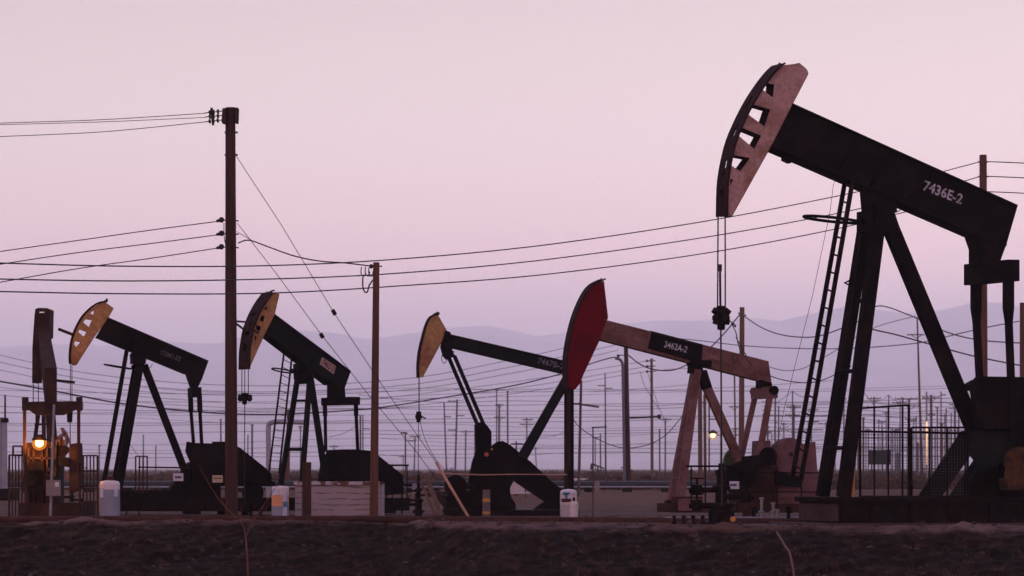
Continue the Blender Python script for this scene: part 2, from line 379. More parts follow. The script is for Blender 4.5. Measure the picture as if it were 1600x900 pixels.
# ------------------------------------------------------------------ frame for tracing a machine seen at an angle
class Frame:
    def __init__(s, px, D, yaw):
        s.O = G(px, D); a = math.radians(yaw); s.u = Vector((math.cos(a), math.sin(a), 0)); s.w = Vector((-math.sin(a), math.cos(a), 0))
        s.C = Vector((0, 0, H)); s.D = D; s.R = Matrix((s.u, s.w, Vector((0, 0, 1)))).transposed()
    def P(s, px, py, off=0.0):
        d = Vector(((px - 800) / F, 1, (HOR - py) / F)); t = (s.O + s.w * off - s.C).dot(s.w) / d.dot(s.w)
        return s.C + d * t
    def poly(s, pts, off): return [s.P(a, b, off) for a, b in pts]
    def m(s, px): return px * s.D / F
def box_px(fr, mb, x0, y0, x1, y1, off0, off1):
    mb.prism(fr.poly([(x0, y0), (x1, y0), (x1, y1), (x0, y1)], off0), fr.w * (off1 - off0))
def leg(fr, mb, a, b, off_a, off_b, wpx, depth=None, wpx2=None, round_=False):
    w = fr.m(wpx); w2 = fr.m(wpx2 if wpx2 else wpx); d = depth or w
    pa = fr.P(*a, off_a); pb = fr.P(*b, off_b)
    if round_: mb.tube(pa, pb, w / 2, w2 / 2, 14)
    else: mb.bar(pa, pb, w, d, fr.w, w2, d)
def ladder(fr, root, l0, l1, r0, r1, offl, offr, n, wpx, mt):
    a = MB().mat(mt); b = fr.m(wpx)
    L0, L1, R0, R1 = fr.P(*l0, offl), fr.P(*l1, offl), fr.P(*r0, offr), fr.P(*r1, offr)
    a.bar(L0, L1, b, b * .6, fr.w); a.bar(R0, R1, b, b * .6, fr.w)
    for i in range(n):
        t = (i + .35) / n; a.tube(L0.lerp(L1, t), R0.lerp(R1, t), fr.m(wpx) * .22, n=6)
    return a.build('ladder', root)
def horsehead(fr, root, arc, back, holes, off0, off1, m_side, m_band, slots=(), m_far=None, thick=.03, top_bits=True, over=.04):
    """two side plates with cut-outs, joined by a curved front plate"""
    hd = MB()
    hd.mat(m_side).prism(fr.poly(arc + back, off0), fr.w * thick, [fr.poly(h, off0) for h in holes])
    shift = fr.w * (off1 - off0)
    hd.mat(m_far or m_side).prism([p + shift for p in fr.poly(arc + back, off0)], fr.w * thick, [[p + shift for p in fr.poly(h, off0)] for h in holes])
    # back web plate joining both sides
    bp = fr.poly(back, off0)
    for i in range(len(bp) - 1):
        a, b = bp[i], bp[i + 1]; o = (b - a).normalized()
        nrm = fr.w.cross(o).normalized() * .02
        hd.hexa([a + fr.w * thick, b + fr.w * thick, b + fr.w * thick + nrm, a + fr.w * thick + nrm], [a + shift, b + shift, b + shift + nrm, a + shift + nrm])
    o_head = hd.build('horse_head', root)
    ap = smooth_pts(fr.poly(arc, off0), 5); n = len(ap); fb = MB().mat(m_band)
    wd = (off1 - off0) + thick
    for i in range(n - 1):
        a, b = ap[i], ap[i + 1]; t = (b - a).normalized(); nr = t.cross(fr.w).normalized()
        if nr.x > 0: nr = -nr
        e = nr * .05; f = (i + .5) / (n - 1)
        slot = any(s0 < f < s1 for s0, s1 in slots)
        bands = ((-over, .30), (.62, 1 + over)) if slot else ((-over, 1 + over),)
        for k0, k1 in bands:
            A = a + fr.w * (wd * k0); B = a + fr.w * (wd * k1); C_ = b + fr.w * (wd * k1); D_ = b + fr.w * (wd * k0)
            fb.hexa([A, B, C_, D_], [A + e, B + e, C_ + e, D_ + e])
    fo = fb.build('arc_plate', root)
    if top_bits:
        tb = MB().mat(m_band); a = ap[0]
        for i in range(5):
            q = ap[0].lerp(ap[3], i / 6); tb.bar(q + fr.w * (wd * random.random()), q + fr.w * (wd * random.random()) + Vector((.12 * random.uniform(.2, 1.2), 0, .05 + .06 * random.random())), .04, .05)
        tb.build('cable_latch', root)
    return o_head
def rods(root, name, m, segs, n=8):
    for p0, p1, r in segs: MB().mat(m).tube(p0, p1, r, n=n).build(name, root)
def beam(fr, root, poly, off, bw, m, fl=.03, extras=None, stiff=(.3, .45, .62), rc=.2):
    """I-section walking beam: poly = (top left, top right, ..., bottom left) in pixels"""
    mb = MB().mat(m); wb = fr.poly(poly, off + bw * rc)
    mb.prism(wb, fr.w * (bw * (1 - 2 * rc)))
    c = sum(wb, Vector()) / len(wb)
    fp = fr.poly(poly, off)
    for i in (0, len(fp) - 2 if len(fp) > 4 else 2):
        a, b = fp[i], fp[(i + 1) % len(fp)]
        up = fr.w.cross((b - a).normalized()).normalized()
        if up.dot(c - a) > 0: up = -up
        mb.hexa([a, b, b + fr.w * bw, a + fr.w * bw], [a + up * fl, b + up * fl, b + fr.w * bw + up * fl, a + fr.w * bw + up * fl])
    a0, a1 = fp[0], fp[1]; b0, b1 = fp[-1], fp[-2]
    for q in stiff:
        p, c_ = a0.lerp(a1, q), b0.lerp(b1, q) if len(fp) < 5 else b0.lerp(b1, q * 1.05); p = p.lerp(c_, .03); c_ = c_.lerp(p, .03)
        mb.bar(p + fr.w * (bw * .1), c_ + fr.w * (bw * .1), .018, bw * .2, fr.w)
    if extras: extras(mb)
    return mb.build('walking_beam', root)
def beam_text(fr, mb, body, a, b, hpx, off, m):
    A = fr.P(*a, off); B = fr.P(*b, off); x = B - A; up = x.cross(fr.w).normalized()
    if up.z < 0: up = -up
    mb.mat(m).text(body, A, x, up, fr.m(hpx))
def hoop(fr, root, cx, cy, rx, ry, off, rt, m, arm=None, yawadd=0):
    c = fr.P(cx, cy, off); n = 28; pts = []
    ca, sa = math.cos(yawadd), math.sin(yawadd)
    for i in range(n):
        a = 2 * math.pi * i / n; lx = fr.m(rx) * math.cos(a); ly = ry * math.sin(a)
        pts.append(c + fr.u * (lx * ca - ly * sa) + fr.w * (lx * sa + ly * ca) + Vector((0, 0, -.06 * math.cos(a))))
    mb = MB().mat(m).path(pts, rt, 8, True)
    if arm: mb.bar(c + fr.u * fr.m(rx), fr.P(*arm, off), .12, .10, fr.w)
    return mb.build('safety_hoop', root)
def wellhead(name, label, x, D, ytop, ybase, scale, m=BLACKR, group=None, extras=True):
    b = G(x, D); k = scale
    t = thing(name, label, 'wellhead', (b.x, b.y, 0), group)
    top = H + (HOR - ytop) / F * D
    z0 = H + (HOR - ybase) / F * D
    hgt = top - z0
    mb = MB().mat(m); c = Vector((b.x, b.y, z0))
    mb.lathe(c, [(.16 * k, 0), (.16 * k, .10 * hgt), (.26 * k, .10 * hgt), (.26 * k, .16 * hgt), (.15 * k, .18 * hgt), (.15 * k, .36 * hgt), (.22 * k, .37 * hgt), (.22 * k, .42 * hgt),
                 (.11 * k, .44 * hgt), (.10 * k, .62 * hgt), (.16 * k, .63 * hgt), (.16 * k, .67 * hgt), (.08 * k, .69 * hgt), (.09 * k, .9 * hgt), (.05 * k, .92 * hgt), (.05 * k, hgt)], 16)
    mb.build('casing_body', t)
    for sg, hh in ((-1, .40), (1, .52), (-1, .62)):
        v = MB().mat(m); a = c + Vector((0, 0, hh * hgt)); e = a + Vector((sg * .42 * k, -.05, 0))
        v.tube(a, e, .05 * k); v.lathe(e, [(.09 * k, -.09 * k), (.09 * k, .09 * k)], 12); v.tube(e, e + Vector((0, 0, .2 * k)), .02 * k)
        v.path([e + Vector((.11 * k * math.cos(q), .11 * k * math.sin(q), .2 * k)) for q in [i * math.pi / 6 for i in range(12)]], .015 * k, 6, True)
        v.tube(e, e + Vector((sg * .14 * k, 0, -.02)), .045 * k)
        v.build('valve', t)
    return t, c, hgt

# ================================================================== pumpjack A: the big black one on the right
def pump_big():
    fr = Frame(1400, 80, 22); P = fr.P
    r = thing('pumpjack', 'largest pumpjack, black beam lettered 7436E-2 and tan cut-out horse head', 'pumpjack', fr.O, 'pumpjacks in the oil field')
    arc = [(1222, 102), (1211, 113), (1197, 131), (1180, 157), (1164, 188), (1151, 219), (1143, 250), (1138, 280), (1136.5, 305), (1136, 337)]
    back = [(1144, 337), (1206, 226), (1238, 163), (1263, 115), (1261, 109), (1249, 99)]
    holes = [[(1199, 130), (1210, 132), (1208, 153), (1191.5, 140)], [(1177, 163), (1204, 171), (1195, 198), (1168, 178)],
             [(1158, 199), (1190, 212), (1179, 233), (1153, 211)], [(1146.5, 242), (1172, 247), (1157, 268), (1142, 258)], [(1141, 279), (1146, 281), (1141, 290)]]
    horsehead(fr, r, arc, back, holes, -.30, .10, TAN, BAND, slots=((.30, .37), (.47, .54), (.66, .75), (.84, .90)), m_far=BAND, over=.16)
    def ex(mb): beam_text(fr, mb, '7436E-2', (1441, 296), (1502, 319), 16, -.33 + .66 * .2 - .004, LETTER)
    beam(fr, r, [(1238, 163), (1590, 322), (1572, 384), (1528, 366), (1206, 226)], -.33, .66, BLACK, extras=ex)
    b = MB().mat(BLACK)
    b.prism(fr.poly([(1229, 235), (1242, 240), (1240, 247), (1236, 255), (1226, 250)], -.1), fr.w * .2); b.build('lifting_lug', r)
    b = MB().mat(BLACK)
    b.prism(fr.poly([(1358, 290), (1400, 308), (1402, 332), (1362, 332)], -.28), fr.w * .5)
    b.prism(fr.poly([(1362, 328), (1398, 332), (1408, 362), (1362, 360)], -.40), fr.w * .75)
    b.tube(P(1380, 322, -.5), P(1380, 322, .5), .17, n=16)
    b.path([P(1400 + 9 * math.cos(q), 322 + 9 * math.sin(q), -.5) for q in [i * .5 for i in range(13)]], .012, 5, True)
    b.build('saddle_bearing', r)
    for nm, a, c, o0, o1, w in (('leg', (1374, 335), (1318, 776), -.36, -.9, 19.5), ('leg', (1354, 335), (1285, 776), .40, .9, 18.5), ('leg', (1391, 355), (1565, 776), 0, 0, 24)):
        m = MB().mat(BLACK); leg(fr, m, a, c, o0, o1, w, .20); m.build(nm, r)
    rods(r, 'cross_brace', BLACK, [(P(1345, 580, -.66), P(1312, 580, .65), .05), (P(1356, 470, -.55), P(1334, 470, .5), .05), (P(1329, 700, -.8), P(1292, 700, .8), .05)])
    hk = MB().mat(BLACKR).path([P(1332, 436, .55), P(1320, 442, .55), P(1332, 448, .55)], .035, 6, True); hk.build('step_bracket', r)
    ladder(fr, r, (1321.5, 277), (1238, 746), (1332.5, 281), (1251, 752), .28, -.28, 17, 6.5, BLACKR)
    hoop(fr, r, 1300, 343, 47, .42, 0, .036, BLACK, arm=(1362, 352))
    # tail bearing and equalizer
    b = MB().mat(BLACK)
    b.prism(fr.poly([(1523, 362), (1574, 382), (1571, 386), (1563, 408), (1562, 414), (1532, 414), (1532, 388)], -.28), fr.w * .56)
    for i in range(4): b.tube(P(1533 + i * 10, 366 + i * 5, -.34), P(1533 + i * 10, 378 + i * 5, -.34), .02)
    b.build('tail_bearing', r)
    EO = .95
    e = MB().mat(BLACK); c = P(1549, 426, 0); e.box(c, (.30, 2 * EO + .2, .50), fr.R); e.build('equalizer_bar', r)
    for o, x1, x2 in ((-EO, 1575.5, 1577.5), (EO, 1525, 1530)):
        p = MB().mat(BLACK)
        p.bar(P(x1, 432, o), P(x1, 482, o), fr.m(15), .16, fr.w); p.bar(P(x1, 482, o), P(x1 + .6, 505, o), fr.m(15), .16, fr.w, fr.m(9), .14)
        p.bar(P(x1 + .6, 505, o), P(x2 + 6, 690, o), fr.m(9.5), .14, fr.w); p.build('pitman_arm', r)
    # gearbox, crank counterweights and brace plates
    g = MB().mat(BLACK)
    g.prism(fr.poly([(1552, 596), (1700, 596), (1700, 776), (1568, 776), (1560, 690), (1554, 640)], -.55), fr.w * 1.1)
    g.bar(P(1514, 606, -.4), P(1528, 598, -.4), .16, .5, fr.w); g.build('gearbox', r)
    g = MB().mat(BLACK); g.prism(fr.poly([(1562, 682), (1720, 682), (1720, 777), (1498, 777)], -.45), fr.w * .5)
    for x in (1575, 1592): g.tube(P(x, 700, -.48), P(x, 700, -.44), .06, n=10)
    g.build('gearbox_pedestal', r)
    for o in (-.98, .82):
        cwt = MB().mat(BLACK)
        cwt.prism(fr.poly([(1526, 592), (1530, 588), (1660, 590), (1690, 610), (1690, 650), (1660, 672), (1529, 668), (1524, 630), (1519, 606)], o), fr.w * .16)
        cwt.tube(P(1620, 630, o - .05), P(1620, 630, o + .2), .2, n=18); cwt.build('counterweight', r)
    pl = MB().mat(DKGREEN)
    pl.prism(fr.poly([(1502, 674), (1530, 676), (1525, 700), (1470, 778), (1434, 778)], -.80), fr.w * .05)
    pl.prism(fr.poly([(1504, 673), (1585, 675), (1582, 700), (1560, 728), (1534, 736), (1512, 705)], -.86), fr.w * .05); pl.build('brace_plate', r)
    en = MB().mat(ORANGEP)
    en.tube(P(1592, 722, -1.1), P(1592, 722, -.7), fr.m(24), n=22); en.tube(P(1584, 742, -1.15), P(1584, 742, -.9), fr.m(15), n=18)
    en.prism(fr.poly([(1574, 748), (1600, 744), (1606, 764), (1576, 766)], -1.1), fr.w * .4)
    en.tube(P(1590, 712, -1.2), P(1590, 712, -1.1), fr.m(5), n=10); en.build('drive_motor', r)
    sk = MB().mat(BLACKR); box_px(fr, sk, 1312, 784, 1720, 817, -1.15, .90)
    box_px(fr, sk, 1309, 777, 1720, 785, -1.22, .98)
    for x in range(1360, 1700, 62): box_px(fr, sk, x, 785, x + 4, 815, -1.20, -1.152)
    sk.build('skid_base', r)
    ce = MB().mat(CONCP); ce.box(P(1311, 801, -1.15) + fr.w * 1.02, (.05, 1.95, .40), fr.R); ce.build('end_plate', r)
    # bridle, carrier bar, polished rod
    rods(r, 'bridle_cable', WIRE, [(P(x, 336, o), P(x + (.2 if o < 0 else -.8), 480, o), .019) for o, x in ((-.27, 1133), (.27, 1122))], 6)
    q = MB().mat(WIRE); q.tube(P(1125, 418, 0), P(1125.6, 478, 0), .027); q.tube(P(1124.7, 413, 0), P(1124.8, 424, 0), .05)
    q.tube(P(1126, 476, 0), P(1128, 790, 0), .020, n=8); q.build('polished_rod', r)
    k = MB().mat(BLACKR)
    k.tube(P(1126.5, 478, 0), P(1126.8, 515, 0), .10, .09, 12); k.tube(P(1127, 504, 0), P(1127, 516, 0), .08, .05, 12)
    k.ball(P(1119, 497, .25), .10); k.ball(P(1134, 497, -.25), .10)
    k.bar(P(1117, 487, .3), P(1137, 487, -.3), .13, .16, fr.w); k.bar(P(1117, 503, .25), P(1137, 503, -.25), .11, .12, fr.w)
    for yy in (487, 495):
        for xx in (1114.5, 1138.5): k.tube(P(xx, yy, 0), P(xx + (2.5 if xx < 1120 else -2.5), yy, 0), .03)
    k.build('carrier_bar', r)
    cb = MB().mat(WIRE).path(smooth_pts([P(1137, 499, -.2), P(1148, 507, -.3), P(1149, 511, -.3), P(1143, 505, -.3), P(1150, 520, -.5), P(1156, 545, -.5), P(1176, 572, -.5)]), .012, 5); cb.build('load_cell_cable', r)
    ch = MB().mat(WIRE); ch.path([P(1307, 272, 0), P(1302, 290, 0), P(1297, 330, 0), P(1270, 460, 0), P(1225, 640, 0), P(1205, 740, 0)], .006, 4)
    ch.path([P(1350, 330, .3), P(1335, 440, .3), P(1308, 610, .3), P(1290, 740, .3)], .005, 4)
    ch.build('brake_line', r)
    return fr
FB = pump_big()

# ================================================================== pumpjack B: red head, dusty pink beam
def pump_red():
    fr = Frame(1085, 90, 14); P = fr.P
    r = thing('pumpjack', 'pumpjack with red horse head and dusty pink beam lettered 3462A-2', 'pumpjack', fr.O, 'pumpjacks in the oil field')
    arc = [(938, 440), (926, 447), (915, 462), (904, 486), (897, 508), (891, 535), (888, 556), (887, 575), (888, 595), (889, 606)]
    back = [(898, 608), (905.5, 599), (912, 583), (938, 528), (949.5, 496), (943, 439)]
    horsehead(fr, r, arc, back, [], -.2, .15, RED, BAND, m_far=RED)
    bw = .40
    def ex(mb):
        o = -.2 + bw * .04
        mb.mat(BLACK).prism(fr.poly([(1018, 519.5), (1098, 540.5), (1096, 568), (1012, 544.5)], o - .006), fr.w * .005)
        fl = -.2
        mb.prism(fr.poly([(1016, 516.5), (1098, 538), (1098, 540), (1016, 518.8)], fl - .006), fr.w * .005)
        beam_text(fr, mb, '3462A-2', (1037, 542), (1073, 551), 10, o - .010, LETTER)
        beam_text(fr, mb, 'LUFKIN', (1103, 558), (1124, 563.5), 6, o - .004, LETTERF)
    beam(fr, r, [(943, 500.5), (1201, 566), (1205.5, 598), (1187, 593.5), (934, 528)], -.2, bw, PINK, fl=.025, extras=ex, stiff=(), rc=.04)
    b = MB().mat(BLACK); b.prism(fr.poly([(1079, 562), (1112, 563), (1112, 574), (1098, 575), (1100, 583), (1082, 583), (1083, 573)], -.26), fr.w * .5); b.build('saddle_bearing', r)
    for a, c, o0, o1, w, w2 in (((1089, 578), (1062, 784), -.2, -.5, 11, 12), ((1085, 578), (1048, 784), .2, .55, 9, 11)):
        m = MB().mat(PINK); leg(fr, m, a, c, o0, o1, w, .2, w2); 
        m.mat(BLACKR); leg(fr, m, (c[0], c[1] - 2), (c[0] - 1, c[1] + 16), o1, o1, 15, .3); m.build('leg', r)
    m = MB().mat(PINK); leg(fr, m, (1104.5, 606), (1158, 726), 0, 0, 12.5, .22); m.mat(BLACK); leg(fr, m, (1096, 580), (1104.5, 607), 0, 0, 14, .23); m.build('leg', r)
    rods(r, 'cross_brace', PINK, [(P(1073, 700, -.35), P(1063, 700, .35), .035), (P(1066, 748, -.4), P(1054, 748, .4), .035)])
    b = MB().mat(BLACK); b.prism(fr.poly([(1188, 593), (1206, 598), (1207, 608), (1188, 606)], -.2), fr.w * .4); b.build('tail_bearing', r)
    e = MB().mat(PINK); e.box(P(1194, 614, 0), (.26, 1.5, .30), fr.R); e.mat(BLACK)
    for o in (-.8, .8): e.tube(P(1194, 611, 0) + fr.w * (o - .07), P(1194, 611, 0) + fr.w * (o + .07), .12, n=16)
    e.build('equalizer_bar', r)
    for o, a, c in ((-.72, (1204, 614), (1186, 712)), (.72, (1181, 614), (1158, 716))):
        p = MB().mat(PINK); leg(fr, p, a, c, o, o, 9 if o < 0 else 7.5, .12); p.build('pitman_arm', r)
    c = MB().mat(PINK2); c.prism(fr.poly([(1188, 689), (1204, 688), (1206, 728), (1186, 730)], -.35), fr.w * .7); c.build('gearbox', r)
    c = MB().mat(BLACK); c.tube(P(1200, 713, -.95), P(1200, 713, -.75), fr.m(14), n=24); c.bar(P(1160, 722, -.9), P(1212, 718, -.9), .3, .12, fr.w)
    c.prism(fr.poly([(1138, 728), (1172, 716), (1188, 726), (1176, 760), (1150, 770), (1138, 752)], -.92), fr.w * .2); c.build('counterweight', r)
    c = MB().mat(GREENP); c.prism([P(1147 + 15 * math.cos(q), 722 - 21 * math.sin(q), .9) for q in [i * math.pi / 14 for i in range(15)]] + [P(1132, 745, .9), P(1162, 745, .9)], fr.w * .15); c.build('belt_guard', r)
    pts = [(1211, 776), (1209, 730), (1210, 708), (1215, 696), (1223, 688), (1234, 684), (1245, 686), (1254, 693), (1258, 696), (1274, 690), (1280, 776)]
    c = MB().mat(PINK2); c.prism(fr.poly(pts, -.5), fr.w * .5); c.mat(RUST); c.tube(P(1236, 710, -.53), P(1236, 710, -.5), fr.m(3.2), n=12); c.build('motor_guard', r)
    c = MB().mat(RUST); box_px(fr, c, 1160, 728, 1212, 792, -.6, .6); c.mat(BLACKR); c.prism(fr.poly([(1130, 735), (1165, 735), (1165, 775), (1140, 760)], -.4), fr.w * .8)
    c.prism(fr.poly([(1213, 735), (1250, 745), (1252, 762), (1213, 758)], -.75), fr.w * .1); c.build('gearbox_pedestal', r)
    c = MB().mat(RUST); box_px(fr, c, 1052, 787, 1290, 801, -.75, .75); box_px(fr, c, 1058, 776, 1098, 787, -.70, -.2); c.mat(PINK); box_px(fr, c, 1060, 779, 1096, 798, -.80, -.752)
    box_px(fr, c, 1215, 776, 1290, 790, -.6, .6); c.build('skid_base', r)
    g = MB().mat(BLACKR)
    for x in (1080, 1102): g.tube(P(x, 728, -1), P(x, 790, -1), .022, n=6)
    g.tube(P(1072, 728.5, -1), P(1160, 728.5, -1), .03, n=6)
    for y_ in (738, 768): g.tube(P(1150, y_, -1), P(1295, y_ + 1, -1), .02, n=6)
    for x in (1152, 1214, 1252): g.tube(P(x, 728, -1), P(x, 798, -1), .02, n=6)
    g.build('guard_rail', r)
    s = MB().mat(SIGNW); s.prism(fr.poly([(1140, 752), (1155, 752), (1155, 764), (1140, 764)], -1.05), fr.w * .02)
    s.mat(BLUEINK); s.prism(fr.poly([(1140, 756.5), (1150, 755.5), (1152, 758), (1150, 760), (1140, 759)], -1.056), fr.w * .004); s.build('sign_plate', r)
    rods(r, 'bridle_cable', WIRE, [(P(890, 606, -.1), P(891, 735, -.1), .012), (P(887, 606, .1), P(889, 735, .1), .012)], 5)
pump_red()

# ================================================================== pumpjack C: yellow head, front-mounted pitmans
def pump_mid():
    fr = Frame(780, 94, 8); P = fr.P
    r = thing('pumpjack', 'pumpjack with small solid yellow horse head and thin black beam lettered 7467B-2', 'pumpjack', fr.O, 'pumpjacks in the oil field')
    arc = [(680, 493), (673, 497.5), (667, 510), (661.5, 530), (657, 550), (655, 572), (655.5, 590)]
    back = [(660, 589), (692, 529), (697, 516), (684, 493)]
    horsehead(fr, r, arc, back, [], -.15, .12, OCHRE, BAND, m_far=OCHRE)
    def ex(mb): beam_text(fr, mb, '7467B-2', (839, 567), (880, 577), 9, -.16 + .064 - .004, LETTERD)
    beam(fr, r, [(694, 521), (893, 567), (893, 586), (690, 539)], -.16, .32, DKGREEN, fl=.02, extras=ex)
    b = MB().mat(BLACK); b.prism(fr.poly([(696, 516), (704, 519), (706, 530), (690, 538)], -.2), fr.w * .4)
    b.tube(P(709, 550, -.1), P(704, 548, .1), .02); b.build('head_hinge', r)
    b = MB().mat(BLACK); b.prism(fr.poly([(692, 540), (706, 543), (708, 551), (712, 556), (701, 561), (696, 555)], -.35), fr.w * .7)
    b.path(smooth_pts([P(693, 548, -.4), P(690, 560, -.4), P(694, 568, -.4), P(700, 560, -.4)]), .01, 4); b.build('equalizer_bar', r)
    for o, a, c in ((.55, (701, 558), (747, 666)), (-.55, (710, 556), (756, 664))):
        p = MB().mat(BLACK); leg(fr, p, a, c, o, o, 5.5, .1); p.build('pitman_arm', r)
    for o in (.5, -.66):
        c = MB().mat(BLACK); c.prism(fr.poly([(742, 664), (752, 659), (760, 663), (768, 674), (768, 706), (770, 745), (730, 765), (738, 722), (744, 705)], o), fr.w * .15); c.build('crank_arm', r)
    m = MB().mat(BANDY); m.tube(P(768.5, 702, -.70), P(768.5, 702, -.66), fr.m(1.8), n=8); m.build('reflector', r); m = MB(); m.mat(mat('red_reflector', (.35, .07, .07), .5)); m.tube(P(760, 710, -.70), P(760, 710, -.66), fr.m(3.5), n=12); m.build('reflector', r)
    g = MB().mat(BLACK)
    g.prism(fr.poly([(766, 705), (770, 696), (778, 690), (786, 689), (797, 695), (830, 722), (862, 752), (882, 768), (882, 796), (834, 796), (846, 787), (852, 784), (812, 757), (803, 751), (796, 764), (799, 777), (806, 788), (806, 796), (738, 796), (744, 740)], -.5), fr.w * .25)
    g.build('belt_guard', r)
    g = MB().mat(BLACKR); g.prism(fr.poly([(744, 735), (793, 735), (797, 760), (797, 798), (738, 798)], -.2), fr.w * .9)
    g.tube(P(712, 760, -.1), P(712, 760, .5), fr.m(18), n=20); g.prism(fr.poly([(697, 775), (740, 765), (740, 798), (697, 798)], -.1), fr.w * .6); g.build('gearbox', r)
    for a, c, o0, o1, w in (((886, 592), (815, 715), -.2, -.5, 14), ((886, 592), (818, 715), .3, .6, 12)):
        m = MB().mat(DKGREEN); leg(fr, m, a, c, o0, o1, w, .2); m.build('leg', r)
    m = MB().mat(BLACK); leg(fr, m, (891.5, 575), (891.5, 800), -.1, -.3, 9, .16); m.mat(RUST); leg(fr, m, (884.5, 596), (884.5, 800), .25, .4, 5.5, .12); m.build('rear_post', r)
    m = MB().mat(BLACKR); box_px(fr, m, 700, 797, 905, 806, -.8, .8); m.build('skid_base', r)
    c = MB().mat(WIRE); c.tube(P(654.8, 590, 0), P(654.8, 648, 0), .018, n=6); c.tube(P(654, 650, 0), P(653.5, 760, 0), .012, n=6); c.build('polished_rod', r)
    c = MB().mat(BLACKR); c.tube(P(654.3, 643, 0), P(654, 660, 0), .075, .06, 10); c.ball(P(654, 651, 0), .10); c.bar(P(656, 649, -.1), P(665, 654, -.2), .04, .03); c.build('carrier_bar', r)
    g = MB().mat(GUARDY); g.path([P(680, 739, -1.1), P(700, 740, -1.1), P(758, 742, -1.1), P(800, 741, -1.1), P(886, 741.5, -1.1)], .016, 6); g.build('guard_rail', r)
    g = MB().mat(WIRE); g.path(smooth_pts([P(656, 655, -.1), P(662, 680, -.2), P(675, 708, -.3), P(697, 735, -.4), P(730, 737, -.4)]), .008, 4); g.build('load_cell_cable', r)
pump_mid()

